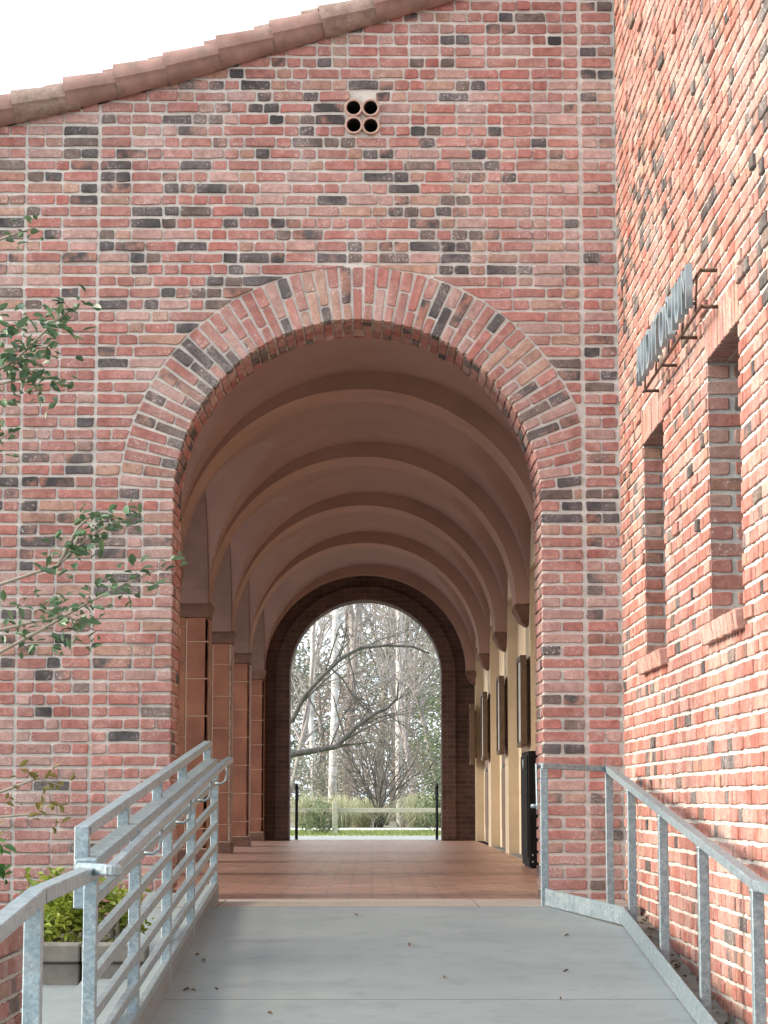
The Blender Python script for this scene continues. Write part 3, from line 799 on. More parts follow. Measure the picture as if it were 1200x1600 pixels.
# sign letters standing off the wall
sg = empty('wall_sign', (SX - 0.1, -3.1, 2.86), 'pale grey metal letters on a rusty rail projecting from the side wall', 'sign')
txt = 'AUDITORIUM'; widths = {'I': 0.105, 'M': 0.235, 'T': 0.19}
tot = sum(widths.get(c, 0.205) for c in txt); y = -2.06; stepk = 2.06 / tot
dg = None
for c in txt:
    cu = bpy.data.curves.new('letter', 'FONT'); cu.body = c; cu.size = 0.30; cu.extrude = 0.016; cu.align_x = 'CENTER'
    to = bpy.data.objects.new('tmp', cu); C.objects.link(to)
    dg = bpy.context.evaluated_depsgraph_get()
    me = bpy.data.meshes.new_from_object(to.evaluated_get(dg)); bpy.data.objects.remove(to)
    me.name = 'letter'; me.materials.clear(); me.materials.append(MAT['sign_metal'])
    w = widths.get(c, 0.205) * stepk
    zs = [v.co.y for v in me.vertices]; k = 0.205 / (max(zs) - min(zs))
    for v in me.vertices: v.co = Vector((v.co.x * 0.84 * k, v.co.y * k, v.co.z))
    o = bpy.data.objects.new('letter', me); C.objects.link(o)
    o.matrix_world = Matrix.Translation((SX - 0.125, y - w / 2, 2.862)) @ Matrix(((0, 0, -1, 0), (-1, 0, 0, 0), (0, 1, 0, 0), (0, 0, 0, 1)))
    world_child_of(o, sg); y -= w
tube_obj('rail', [(SX - 0.085, -1.98, 2.850), (SX - 0.085, -4.16, 2.850)], 0.008, 'rusty_steel', sg)
tube_obj('rail', [(SX - 0.085, -1.98, 3.02), (SX - 0.085, -4.16, 3.02)], 0.006, 'rusty_steel', sg)
for yy in (-2.02, -2.75, -3.45, -4.14):
    for zz in (2.850, 3.02):
        tube_obj('bracket', [(SX - 0.085, yy, zz), (SX + 0.01, yy, zz)], 0.009, 'rusty_steel', sg)
for yy in (-2.12, -2.6, -3.1, -3.6, -4.05):
    tube_obj('stay', [(SX - 0.095, yy, 2.845), (SX - 0.085, yy, 3.03)], 0.005, 'rusty_steel', sg)

# ================================================================== RAILINGS
gr = empty('ramp_handrail', (1.42, -3, zr(-3)), 'galvanised steel handrail on the ramp beside the side building wall', 'railing')
rx = 1.42
tz = lambda y: 0.80 + 0.0955 * (y + 0.655)
P1 = (1.012, -0.90, 0.815); P2 = (rx, -0.655, 0.80)
for (x, y, z0, z1) in [(1.012, -0.90, 0.0, 0.80), (rx, -0.655, -0.05, 0.785)] + [(rx, yy, zr(yy) - 0.06, tz(yy) - 0.015) for yy in (-1.80, -3.13, -4.45, -5.80, -7.1)]:
    bm = bmesh.new(); add_bar(bm, (x, y, z0), (x, y, z1), 0.045, 0.045); o = bm_obj('post', bm, 'galvanised'); world_child(o, gr)
bar_obj('top_rail', (P1[0] - 0.02, P1[1] - 0.01, P1[2]), P2, 0.05, 0.035, 'galvanised', gr)
bar_obj('top_rail', (rx, -0.645, tz(-0.645)), (rx, -5.83, tz(-5.83)), 0.05, 0.04, 'galvanised', gr)
bar_obj('top_rail', (rx, -5.82, tz(-5.83)), (rx, -8.3, tz(-5.83) - 0.03), 0.05, 0.04, 'galvanised', gr)
for yy in (-1.80, -3.13, -4.45, -5.80):
    box_obj('base_plate', rx - 0.05, rx + 0.05, yy - 0.05, yy + 0.05, zr(yy) - 0.052, zr(yy) - 0.04, 'galvanised', gr, 0.002)
    tube_obj('weld', [(rx, yy, tz(yy) - 0.032), (rx, yy, tz(yy) - 0.018)], 0.030, 'galvanised', gr, 8)
bar_obj('end_plate', (0.972, -0.89, 0.56), (0.968, -0.89, 0.83), 0.010, 0.05, 'galvanised', gr)
for zz in (0.58,):
    tube_obj('knob', [(0.975, -0.9, zz), (0.935, -0.905, zz)], 0.012, 'galvanised', gr)
bar_obj('toe_plate', (1.012, -0.945, 0.055), (1.372, -1.78, zr(-1.78) + 0.06), 0.012, 0.10, 'galvanised', gr)
bar_obj('toe_plate', (1.372, -1.775, zr(-1.78) + 0.06), (1.372, -6.6, zr(-6.6) + 0.06), 0.012, 0.10, 'galvanised', gr)

gl = empty('ramp_guardrail', (-0.94, -3, zr(-3)), 'galvanised guardrail with six sloping bars beside the planter', 'railing')
lx = -0.95
sl = lambda y, zref: zref + 0.0755 * (y + 5.05)         # every rail of the guard runs parallel
PY = [-0.50, -2.25, -3.62, -5.05, -6.47]
for yy in PY:
    zt = sl(yy, 0.50) if yy > -6.4 else 0.37
    bm = bmesh.new(); add_bar(bm, (lx, yy, cz(max(yy, -6.59)) - 0.1), (lx, yy, zt), 0.045, 0.05); o = bm_obj('post', bm, 'galvanised'); world_child(o, gl)
for k, zz in enumerate((0.385, 0.25, 0.125, 0.0, -0.12, -0.235)):
    bar_obj('bar', (lx + 0.006, -6.48, sl(-6.48, zz)), (lx + 0.006, -0.49, sl(-0.49, zz)), 0.032, 0.036, 'galvanised', gl)
bar_obj('channel', (lx - 0.025, -6.42, sl(-6.42, 0.498)), (lx - 0.025, -0.46, sl(-0.46, 0.498)), 0.075, 0.04, 'galvanised', gl)
bar_obj('top_rail', (-1.0, -6.33, sl(-6.33, 0.605)), (-1.0, -0.43, sl(-0.43, 0.605)), 0.05, 0.038, 'galvanised', gl)
for yy in (-0.46, -2.25, -3.62, -5.05):
    bm = bmesh.new(); add_bar(bm, (-1.0, yy, sl(yy, 0.44)), (-1.0, yy, sl(yy, 0.595)), 0.045, 0.045); o = bm_obj('upper_post', bm, 'galvanised'); world_child(o, gl)
bm = bmesh.new(); add_bar(bm, (-1.0, -6.33, 0.245), (-1.0, -6.33, sl(-6.33, 0.622)), 0.05, 0.05); o = bm_obj('upper_post', bm, 'galvanised'); world_child(o, gl)
hp = [(-0.852, -6.75, sl(-6.75, 0.515)), (-0.852, -5.05, sl(-5.05, 0.525)), (-0.852, -1.15, sl(-1.15, 0.53)), (-0.852, -0.62, sl(-1.15, 0.53) + 0.03)]
for pa, pb in zip(hp[:-1], hp[1:]): bar_obj('handrail', pa, pb, 0.042, 0.036, 'galvanised', gl, 0.006)
bar_obj('handrail_return', (-0.835, -6.745, sl(-6.75, 0.515)), (-0.975, -6.53, sl(-6.75, 0.515)), 0.045, 0.038, 'galvanised', gl, 0.006)
for yy in (-5.0, -3.55, -2.2, -0.9):
    zc_ = sl(yy, 0.52)
    tube_obj('bracket', [(lx + 0.03, yy, zc_ - 0.12), (-0.885, yy, zc_ - 0.125), (-0.858, yy, zc_ - 0.105), (-0.852, yy, zc_ - 0.07), (-0.852, yy, zc_ - 0.02)], 0.008, 'galvanised', gl, 6)
lw = empty('lower_handrail', (-0.95, -8, -0.5), 'plain galvanised handrail joining the low end of the barred guardrail', 'railing')
bar_obj('top_rail', (lx, -6.50, 0.372), (lx, -7.72, 0.345), 0.055, 0.045, 'galvanised', lw)
bar_obj('top_rail', (lx, -7.70, 0.346), (lx, -9.6, 0.19), 0.055, 0.045, 'galvanised', lw)
for yy, zt in ((-7.76, 0.33), (-9.3, 0.20)):
    bm = bmesh.new(); add_bar(bm, (lx, yy, zr(yy) - 0.1), (lx, yy, zt), 0.05, 0.05); o = bm_obj('post', bm, 'galvanised'); world_child(o, lw)

# ================================================================== THINGS IN THE PASSAGE
cb = empty('metal_cabinet', (1.47, 6.6, 0), 'black metal cabinet with bolt heads standing against the cream wall', 'cabinet')
CY = 6.35
box_obj('body', 1.425, 1.70, CY, CY + 0.9, 0.02, 1.06, 'black_metal', cb, 0.006)
box_obj('plinth', 1.445, 1.69, CY + 0.02, CY + 0.88, 0.0, 0.022, 'black_metal', cb)
box_obj('door_leaf', 1.413, 1.424, CY + 0.03, CY + 0.87, 0.10, 1.02, 'black_metal', cb, 0.003)
tube_obj('handle', [(1.413, CY + 0.10, 0.90), (1.385, CY + 0.10, 0.90), (1.385, CY + 0.10, 0.98), (1.413, CY + 0.10, 0.98)], 0.008, 'galvanised', cb, 6)
for bx, bz in ((1.46, 0.06), (1.56, 0.06), (1.46, 0.12), (1.56, 0.12)):
    tube_obj('bolt', [(bx, CY + 0.002, bz), (bx, CY - 0.006, bz)], 0.009, 'galvanised', cb, 8)
LB = ['framed notice board on the cream wall directly behind the black cabinet',
      'framed notice board under the second corbel counted from the black cabinet',
      'framed notice board under the third corbel counted from the black cabinet',
      'narrow framed board hung beside the far brick arch']
for i, (y, w) in enumerate(((8.55, 0.6), (12.32, 0.6), (16.20, 0.6), (19.95, 0.4))):
    nb = empty('notice_board', (SX, y, 1.17), LB[i], 'notice board', 'notice boards along the passage wall')
    z0, z1 = 1.17, 2.03
    box_obj('backing', 1.53, SX + 0.004, y - w / 2 + 0.06, y + w / 2 - 0.06, z0 + 0.08, z1 - 0.08, 'wood_frame', nb)
    bm = bmesh.new(); X = 1.515
    for p, q in (((X, y - w / 2, z0), (X, y - w / 2, z1)), ((X, y + w / 2, z0), (X, y + w / 2, z1)), ((X, y - w / 2, z0), (X, y + w / 2, z0)), ((X, y - w / 2, z1), (X, y + w / 2, z1))):
        add_bar(bm, p, q, 0.06, 0.05, 0.0)
    o = bm_obj('frame', bm, 'wood_frame'); world_child(o, nb)
    box_obj('poster', 1.502, 1.515, y - w / 2 + 0.02, y + w / 2 - 0.02, z0 + 0.02, z1 - 0.02, 'poster_paper', nb)
for s, px, lab in ((-1, -1.19, 'black steel handrail at the exit beside the terracotta columns side'), (1, 1.03, 'black steel handrail at the exit on the notice board side')):
    er = empty('exit_handrail', (px, 21.6, 0), lab, 'handrail', 'handrails at the far exit')
    tube_obj('rail', [(px, 21.35, 0.80), (px, 21.42, 0.86), (px + s * 0.0, 21.9, 0.84), (px + s * 0.02, 22.6, 0.62)], 0.02, 'black_metal', er, 8)
    tube_obj('post', [(px, 21.38, -0.08), (px, 21.38, 0.83)], 0.016, 'black_metal', er, 8)
    tube_obj('post', [(px + s * 0.02, 22.5, -0.08), (px + s * 0.02, 22.5, 0.66)], 0.016, 'black_metal', er, 8)

# ================================================================== PLANTER, LOW BRICK WALL, SHRUBS
pl = empty('planter_kerb', (-2.0, -3.33, -0.25), 'low two course old concrete planter edge in front of the arcade wall', 'planter')
for k, x0 in enumerate((-3.9, -3.0, -2.35, -1.78, -1.37)):
    x1 = [-3.006, -2.356, -1.786, -1.376, -1.065][k]
    box_obj('cap_block', x0, x1, -3.42, -3.24, -0.145, -0.060, 'concrete_old', pl, 0.008)
    box_obj('base_block', x0 + 0.03, x1 - 0.004, -3.40, -3.25, -0.40, -0.150, 'concrete_old', pl, 0.006)
structure(box_obj('planting_bed', -3.9, -1.37, -3.25, 0.0, -0.4, -0.10, 'soil'))
bp = empty('low_brick_wall', (-1.9, -5.2, zw(-5.2)), 'low red brick wall end with a row of bricks on edge along its top', 'wall')
BX0, BX1, BY0, BY1, BT = -2.9, -1.395, -5.62, -4.98, 0.125
box_obj('core', BX0 + 0.012, BX1 - 0.012, BY0 + 0.012, BY1 - 0.012, -0.75, BT - 0.11, 'mortar', bp)
z = BT - 0.105 - COURSE; row = 0
while z > -0.75:
    for a, b in fill(-BX1, -BX0, row % 2):                          # face towards the ramp foot
        V, F = brick_pts([(-b, z), (-a, z), (-a, z + BH), (-b, z + BH)], 1, 0.02)
        o = mesh_obj('brick', [(u, BY0 + y - random.uniform(0, 0.0005), v) for u, y, v in V], F, 'brick_object'); o.color = tint(); world_child(o, bp)
    for a, b in fill(-BY1, -BY0 - 0.025, row % 2):                  # end face towards the ramp
        V, F = brick_pts([(a, z), (b, z), (b, z + BH), (a, z + BH)], 1, 0.02)
        o = mesh_obj('brick', [(BX1 - y, -u, v) for u, y, v in V], F, 'brick_object'); o.color = tint(); world_child(o, bp)
    z -= COURSE; row += 1
n = 8; L = (BY1 - BY0) / n
for k in range(n):
    for x0, x1 in ((BX1 - 0.21, BX1), (BX1 - 0.43, BX1 - 0.22), (BX1 - 0.65, BX1 - 0.44), (BX1 - 0.87, BX1 - 0.66)):
        o = box_obj('coping_brick', x0, x1, BY0 + k * L + 0.006, BY0 + (k + 1) * L - 0.006, BT - 0.10, BT + random.uniform(-0.006, 0.004), 'brick_object', bp, 0.007)
        kk = random.uniform(0.85, 1.1); o.color = (0.40 * kk, 0.19 * kk, 0.15 * kk, 0.1)

def leaf_mesh(L, W, fold=0.25, curl=0.2):
    V = [(0, 0, 0), (L * 0.35, -W / 2, fold * W), (L * 0.35, 0, -curl * L * 0.1), (L * 0.35, W / 2, fold * W), (L * 0.75, -W * 0.36, fold * W * 0.6 - curl * L * 0.2), (L * 0.72, 0, -curl * L * 0.25), (L * 0.75, W * 0.36, fold * W * 0.6 - curl * L * 0.2), (L, 0, -curl * L * 0.5)]
    return [Vector(v) for v in V], [(0, 1, 2), (0, 2, 3), (1, 4, 5, 2), (2, 5, 6, 3), (4, 7, 5), (5, 7, 6)]
def rand_rot(up=0.3):
    d = Vector((random.gauss(0, 1), random.gauss(0, 1), random.gauss(0, 0.7) + up)).normalized()
    return d.to_track_quat('X', 'Z') @ Quaternion((1, 0, 0), random.uniform(-1.2, 1.2))
def scatter_leaves(pts, L, W, name, mat, parent):
    V, F = [], []
    for p in pts:
        s = random.uniform(0.7, 1.25); q = rand_rot(); lv, lf = leaf_mesh(L * s, W * s); b = len(V)
        V += [q @ v + Vector(p) for v in lv]; F += [tuple(i + b for i in f) for f in lf]
    o = mesh_obj(name, V, F, mat)
    if parent: world_child_of(o, parent)
    return o
LEAF = []; extra = []
for i in range(5):
    lv, lf = leaf_mesh(0.058 * random.uniform(0.85, 1.15), 0.032 * random.uniform(0.85, 1.15), 0.2, random.uniform(0.1, 0.5))
    me = bpy.data.meshes.new('leaf'); me.from_pydata([tuple(v) for v in lv], [], lf); me.update(); me.materials.append(MAT['leaf_glossy'])
    LEAF.append(me)
LEAFO = []
for me in LEAF:
    m2 = me.copy(); m2.materials.clear(); m2.materials.append(MAT['leaf_olive']); LEAFO.append(m2)
def leaf_obj(p, parent, meshes, s=1.0):
    o = bpy.data.objects.new('leaf', random.choice(meshes)); C.objects.link(o)
    o.location = p; o.rotation_mode = 'QUATERNION'; o.rotation_quaternion = rand_rot(); k = s * random.uniform(0.75, 1.25); o.scale = (k, k, k)
    world_child_of(o, parent)
sh = empty('camellia_shrub', (-2.75, -3.0, -0.1), 'tall glossy leaved shrub reaching thin branches across the brick wall', 'shrub')
tube_obj('trunk', [(-2.75, -3.0, -0.15), (-2.7, -3.05, 0.6), (-2.78, -3.1, 1.4), (-2.7, -3.1, 2.4), (-2.6, -3.15, 3.3)], [0.05, 0.045, 0.038, 0.028, 0.012], 'stem_grey', sh)
def along(pts, t):
    pts = [Vector(p) for p in pts]; n = len(pts) - 1; f = min(t * n, n - 1e-6); i = int(f); return pts[i].lerp(pts[i + 1], f - i)
BR = [  # branch polyline, leaves, spread, first part without leaves, olive?
    ([(-2.75, -3.1, 2.2), (-2.2, -3.15, 2.55), (-1.78, -3.2, 2.78), (-1.58, -3.2, 2.98), (-1.47, -3.2, 3.07)], 26, 0.05, 0.45, 0),
    ([(-2.7, -3.1, 2.4), (-2.1, -3.2, 2.72), (-1.80, -3.2, 2.83), (-1.62, -3.15, 2.86)], 75, 0.12, 0.55, 0),
    ([(-2.7, -3.1, 2.0), (-2.1, -3.2, 2.50), (-1.86, -3.2, 2.66), (-1.66, -3.15, 2.72)], 30, 0.10, 0.6, 0),
    ([(-2.76, -3.1, 1.35), (-2.1, -3.2, 1.55), (-1.84, -3.2, 1.66), (-1.54, -3.2, 1.76), (-1.44, -3.2, 1.86), (-1.32, -3.18, 1.95), (-1.20, -3.15, 2.00)], 46, 0.055, 0.48, 0),
    ([(-1.54, -3.2, 1.76), (-1.45, -3.18, 1.95), (-1.38, -3.15, 2.02)], 8, 0.04, 0.2, 0),
    ([(-2.75, -3.05, 1.0), (-2.1, -3.2, 1.22), (-1.84, -3.2, 1.32), (-1.62, -3.2, 1.44), (-1.42, -3.2, 1.56), (-1.25, -3.2, 1.65), (-1.02, -3.15, 1.76)], 40, 0.06, 0.42, 0),
    ([(-2.74, -3.05, 1.1), (-2.1, -3.15, 1.34), (-1.86, -3.2, 1.43), (-1.66, -3.2, 1.48), (-1.50, -3.2, 1.51), (-1.36, -3.2, 1.44)], 52, 0.09, 0.42, 0),
    ([(-2.70, -3.05, 0.5), (-2.1, -3.15, 0.58), (-1.84, -3.2, 0.64), (-1.62, -3.2, 0.72), (-1.50, -3.2, 0.68)], 26, 0.05, 0.5, 1),
    ([(-2.70, -3.05, 0.4), (-2.1, -3.15, 0.50), (-1.84, -3.2, 0.53), (-1.62, -3.2, 0.55), (-1.46, -3.2, 0.54)], 20, 0.04, 0.5, 1),
    ([(-2.65, -3.1, 3.0), (-2.1, -3.2, 3.25), (-1.86, -3.2, 3.40), (-1.69, -3.2, 3.46)], 9, 0.05, 0.6, 0),
    ([(-2.7, -3.1, 1.8), (-2.1, -3.2, 2.2), (-1.86, -3.2, 2.38), (-1.78, -3.2, 2.42)], 8, 0.05, 0.6, 0),
]
nl = 0
for pts, n, sp, t0, ol in BR:
    k = len(pts)
    tube_obj('branch', pts, [0.011 * (1 - 0.8 * i / (k - 1)) + 0.0015 for i in range(k)], 'stem_grey', sh, 6)
    for i in range(int(n * 2.1)):
        t = t0 + (1 - t0) * random.random() ** 0.85; p = along(pts, t) + Vector([max(-1.5, min(1.5, random.gauss(0, 1))) * sp * f for f in (1, 1.2, 1)])
        if nl < 298 and i < n * 0.9: leaf_obj(p, sh, LEAFO if ol else LEAF, 0.85 if ol else 1.1); nl += 1
        elif not ol: extra.append(p)
pts = []
for i in range(1300):
    a = random.gauss(0, 1); pts.append((-2.85 + a * 0.32 - abs(random.gauss(0, 0.15)), -3.05 + random.gauss(0, 0.3), random.uniform(0.5, 3.8)))
pts = [p for p in pts if p[0] < -2.02]
o = scatter_leaves(pts + extra, 0.054, 0.030, 'foliage', 'leaf_glossy', sh); o['kind'] = 'stuff'

def bush(name, label, c, rad, n, L, Wd, mat, stems=9, group=None, stem_mat='stem_grey'):
    e = empty(name, (c[0], c[1], c[2]), label, 'shrub', group)
    pts = []
    cl = [Vector((random.gauss(0, 0.45), random.gauss(0, 0.45), random.uniform(0.25, 0.95))) for _ in range(26)]
    for i in range(n):
        k = random.choice(cl); d = Vector((random.gauss(0, 0.2), random.gauss(0, 0.2), random.gauss(0, 0.14)))
        p = k + d
        if p.z < 0.03: p.z = 0.03 + random.random() * 0.1
        pts.append((c[0] + p.x * rad[0], c[1] + p.y * rad[1], c[2] + p.z * rad[2]))
    o = scatter_leaves(pts, L, Wd, 'foliage', mat, e); o['kind'] = 'stuff'
    for k in cl[:stems]:
        q = Vector((c[0] + k.x * rad[0], c[1] + k.y * rad[1], c[2] + k.z * rad[2])); b = Vector((c[0] + k.x * 0.08, c[1] + k.y * 0.08, c[2] - 0.03))
        tube_obj('stem', [b, b.lerp(q, 0.5) + Vector((0, 0, 0.05)), q], [0.012, 0.008, 0.004], stem_mat, e, 5)
    return e
bush('low_shrub', 'bright yellow green shrub growing behind the concrete planter edge', (-1.50, -3.0, -0.10), (0.15, 0.15, 0.31), 1100, 0.050, 0.024, 'leaf_lime')
bush('low_shrub', 'smaller yellow green shrub partly behind the guardrail bars', (-1.24, -2.9, -0.10), (0.10, 0.15, 0.27), 420, 0.045, 0.02, 'leaf_lime')
bush('fresh_shrub', 'fresh green leafy plant at the foot of the brick wall', (-2.10, -2.6, -0.10), (0.16, 0.2, 0.62), 420, 0.075, 0.034, 'leaf_fresh')

# fallen leaves and grit on the ramp
FL = [(0.20, -2.4), (0.62, -1.9), (1.05, -2.1), (1.18, -2.55), (0.95, -3.2), (1.22, -2.9), (0.35, -3.4), (-0.35, -1.6), (-0.72, -3.7), (-0.6, -3.75), (-0.45, -4.3), (0.05, -4.5), (0.85, -3.95), (1.1, -4.0), (-0.1, -1.35), (0.8, -4.6), (-0.84, -2.9), (-0.86, -2.75), (-0.83, -3.72)]
for x, y in FL[::2] + FL[-2:]:
    lv, lf = leaf_mesh(random.uniform(0.025, 0.045), random.uniform(0.012, 0.022), 0.45, 0.6)
    o = mesh_obj('fallen_leaf', lv, lf, 'dry_leaf'); o.location = (x, y, zr(y) + 0.008); o.rotation_euler = (random.uniform(-0.3, 0.3), random.uniform(-0.2, 0.2), random.uniform(0, 6.28))
    tag(o, 'small dry brown leaf lying on the concrete ramp', 'leaf', 'dry leaves scattered on the ramp')
V, F = [], []
for i in range(110):
    y = random.uniform(-6.4, -1.1); p = Vector((random.uniform(1.43, 1.57), y, zr(y) - 0.043)); q = rand_rot(); lv, lf = leaf_mesh(0.035, 0.018, 0.4, 0.5); b = len(V)
    V += [q @ v + p for v in lv]; F += [tuple(i_ + b for i_ in f) for f in lf]
o = mesh_obj('leaf_litter', V, F, 'dry_leaf'); o['kind'] = 'stuff'; tag(o, 'dry leaf litter in the gutter between handrail and side wall', 'leaf litter')

# ================================================================== GARDEN BEYOND THE PASSAGE
structure(box_obj('lawn', -30, 30, 27.5, 35.0, -0.3, -0.045, 'lawn'))
structure(box_obj('path', -40, 40, 35.0, 39.0, -0.3, -0.035, 'path_gravel'))
structure(box_obj('forecourt', -14, 14, FY1 + 0.25, 27.5, -0.3, -0.04, 'concrete_pale'))
def grow(V, F, p, d, L, r, lev, maxlev, spread=0.6, drop=0.0, n0=6, kids=(2, 4)):
    steps = 4 if lev < 2 else 3
    pts = [Vector(p)]; rads = [r]; dd = Vector(d).normalized()
    for i in range(steps):
        dd = (dd + Vector((random.gauss(0, 0.16), random.gauss(0, 0.16), random.gauss(0, 0.12) + (0.05 if lev < 2 else -drop)))).normalized()
        pts.append(pts[-1] + dd * (L / steps)); rads.append(r * (1 - 0.42 * (i + 1) / steps))
    tube_data(V, F, pts, rads, max(3, n0 - lev), False)
    if lev >= maxlev: return
    for k in range(random.randint(*kids)):
        t = random.uniform(0.35, 1.0); q = along(pts, t)
        ax = Vector((random.gauss(0, 1), random.gauss(0, 1), random.gauss(0, 0.6))).normalized()
        nd_ = (dd + ax * spread).normalized()
        grow(V, F, q, nd_, L * random.uniform(0.55, 0.8), max(r * 0.52, 0.004), lev + 1, maxlev, spread, drop, n0, kids)
    grow(V, F, pts[-1], dd, L * 0.75, max(rads[-1], 0.004), lev + 1, maxlev, spread, drop, n0, kids)
def bare_tree(label, c, h, r, mat, maxlev=5, lean=(0, 0, 1), first=0.45, name='bare_tree', spread=0.6, kids=(2, 3)):
    e = empty(name, c, label, 'tree', 'trees beyond the far arch')
    V, F = [], []; c = Vector(c); ln = Vector(lean).normalized()
    pts = [c - Vector((0, 0, 0.1))]; rads = [r * 1.25]
    for i in range(5):
        pts.append(c + ln * (h * first * (i + 1) / 5) + Vector((random.gauss(0, 0.03), random.gauss(0, 0.03), 0)) * h * 0.1); rads.append(r * (1 - 0.06 * i))
    tube_data(V, F, pts, rads, 10, True)
    o = mesh_obj('trunk', V, F, mat, None, True); world_child_of(o, e)
    V, F = [], []
    for k in range(5):
        ax = Vector((random.gauss(0, 1), random.gauss(0, 1), random.uniform(0.4, 1.2))).normalized()
        grow(V, F, along(pts, random.uniform(0.6, 1.0)), (ln * 0.9 + ax * 0.8), h * 0.24, r * 0.5, 1, maxlev, spread, 0.02, 7, kids)
    grow(V, F, pts[-1], ln, h * 0.26, r * 0.7, 1, maxlev, spread, 0.0, 7, kids)
    o = mesh_obj('crown', V, F, mat, None, True); world_child_of(o, e)
    return e
def leafy_tree(label, c, h, w, n, mat, L=0.12, name='evergreen_tree', bark='bark_grey', low=0.25):
    e = empty(name, c, label, 'tree', 'trees beyond the far arch')
    c = Vector(c)
    tube_obj('trunk', [c - Vector((0, 0, 0.1)), c + Vector((0.1, 0, h * 0.4)), c + Vector((-0.05, 0.1, h * 0.92))], [0.16, 0.11, 0.03], bark, e, 8)
    cl = []
    for i in range(60):
        t = random.random(); z = h * (low + (1 - low) * t); rr = w * (0.45 + 0.9 * math.sin(math.pi * min(1, t * 0.85 + 0.12))) * random.uniform(0.3, 1)
        a = random.uniform(0, 6.28); cl.append((c + Vector((rr * math.cos(a), rr * math.sin(a), z)), random.uniform(0.16, 0.34) * w))
    V, F = [], []
    for i in range(0, 60, 3):
        q = cl[i][0]; b = c + Vector((0, 0, max(0.2, (q.z - c.z) * 0.75))); tube_data(V, F, [b, b.lerp(q, 0.6) + Vector((0, 0, 0.1)), q], [0.04, 0.025, 0.01], 4, False)
    o = mesh_obj('limbs', V, F, bark); world_child_of(o, e)
    pts = []
    for i in range(n):
        q, s = random.choice(cl); pts.append(q + Vector((random.gauss(0, s), random.gauss(0, s), random.gauss(0, s * 0.7))))
    o = scatter_leaves([p for p in pts if p.z > 0.1], L, L * 0.5, 'crown', mat, e); o['kind'] = 'stuff'
    return e
# the bent old tree whose two limbs cross the arch
old = empty('old_tree', (-3.0, 31, -0.05), 'dark leafless old tree with two long crooked limbs arching over the lawn', 'tree')
V, F = [], []
tube_data(V, F, [(-3.0, 31, -0.2), (-2.95, 31, 0.7), (-2.8, 31, 1.4), (-2.9, 31.1, 2.4), (-2.7, 31.2, 3.6), (-2.9, 31.2, 5.5)], [0.30, 0.25, 0.23, 0.2, 0.16, 0.06], 10)
o = mesh_obj('trunk', V, F, 'bark_dark', None, True); world_child_of(o, old)
limb1 = [(-2.85, 31, 1.2), (-2.2, 31, 1.32), (-1.65, 31, 1.52), (-1.1, 31, 1.62), (-0.68, 31, 1.70), (-0.52, 31, 1.86), (-0.3, 31, 2.12), (0.05, 31, 2.36), (0.35, 31, 2.46), (0.5, 31, 2.62), (0.55, 31.1, 2.95)]
limb2 = [(-2.85, 31, 1.7), (-2.2, 30.9, 1.95), (-1.62, 30.8, 2.2), (-1.35, 30.8, 2.65), (-1.0, 30.8, 3.05), (-0.65, 30.8, 3.42), (-0.2, 30.8, 3.62), (0.3, 30.8, 3.70), (0.8, 30.8, 3.68), (1.2, 30.8, 3.5)]
for L_, r0 in ((limb1, 0.07), (limb2, 0.06)):
    V, F = [], []; k = len(L_)
    tube_data(V, F, [Vector(p) + Vector((random.gauss(0, 0.02), 0, random.gauss(0, 0.02))) for p in L_], [r0 * (1 - 0.8 * i / (k - 1)) + 0.006 for i in range(k)], 8)
    o = mesh_obj('limb', V, F, 'bark_dark', None, True); world_child_of(o, old)
V, F = [], []
for L_, r0, n in ((limb1, 0.03, 11), (limb2, 0.03, 14)):
    for i in range(n):
        t = 0.3 + 0.7 * i / n; q = along(L_, t)
        grow(V, F, q, (random.uniform(-0.1, 0.9), random.uniform(-0.5, 0.5), random.uniform(0.2, 1.0) if random.random() < 0.7 else -0.5), random.uniform(0.6, 1.1), r0 * (1.15 - t), 2, 4, 0.7, 0.06, 6, (1, 3))
o = mesh_obj('twigs', V, F, 'bark_dark', None, True); world_child_of(o, old)
bare_tree('slim white barked birch standing behind the wooden fence', (-1.05, 46, -0.05), 11, 0.11, 'bark_birch', 4, (0.01, 0, 1), 0.7, 'birch_tree')
bare_tree('white barked birch further back with dark blotches', (0.85, 50, -0.05), 12, 0.12, 'bark_birch', 4, (-0.01, 0, 1), 0.7, 'birch_tree')
bare_tree('thin white birch next to the slim birch', (-1.75, 52, -0.05), 11, 0.09, 'bark_birch', 4, (0.0, 0, 1), 0.7, 'birch_tree')
BT_ = [('tall grey leafless tree with a thick trunk rising out of sight', (-0.75, 60, -0.05), 17, 0.15, (0.02, 0, 1)),
       ('grey leafless tree leaning to the birches', (2.3, 54, -0.05), 13, 0.10, (-0.25, 0, 1)),
       ('wide grey leafless tree far behind the fence', (-3.2, 62, -0.05), 15, 0.13, (0.1, 0, 1)),
       ('leafless tree with fine grey twigs above the hedge', (3.4, 60, -0.05), 13, 0.11, (-0.1, 0, 1)),
       ('small grey leafless tree near the path', (1.2, 44, -0.05), 6.5, 0.07, (-0.15, 0, 1)),
       ('spreading leafless tree beside the thin white birch', (-2.4, 48, -0.05), 9, 0.075, (0.2, 0, 1)),
       ('far leafless tree with pinkish grey twigs', (0.2, 70, -0.05), 15, 0.18, (0.05, 0, 1))]
for lab, c, h, r, ln in BT_: bare_tree(lab, c, h, r, 'bark_grey', 5, ln, 0.4)
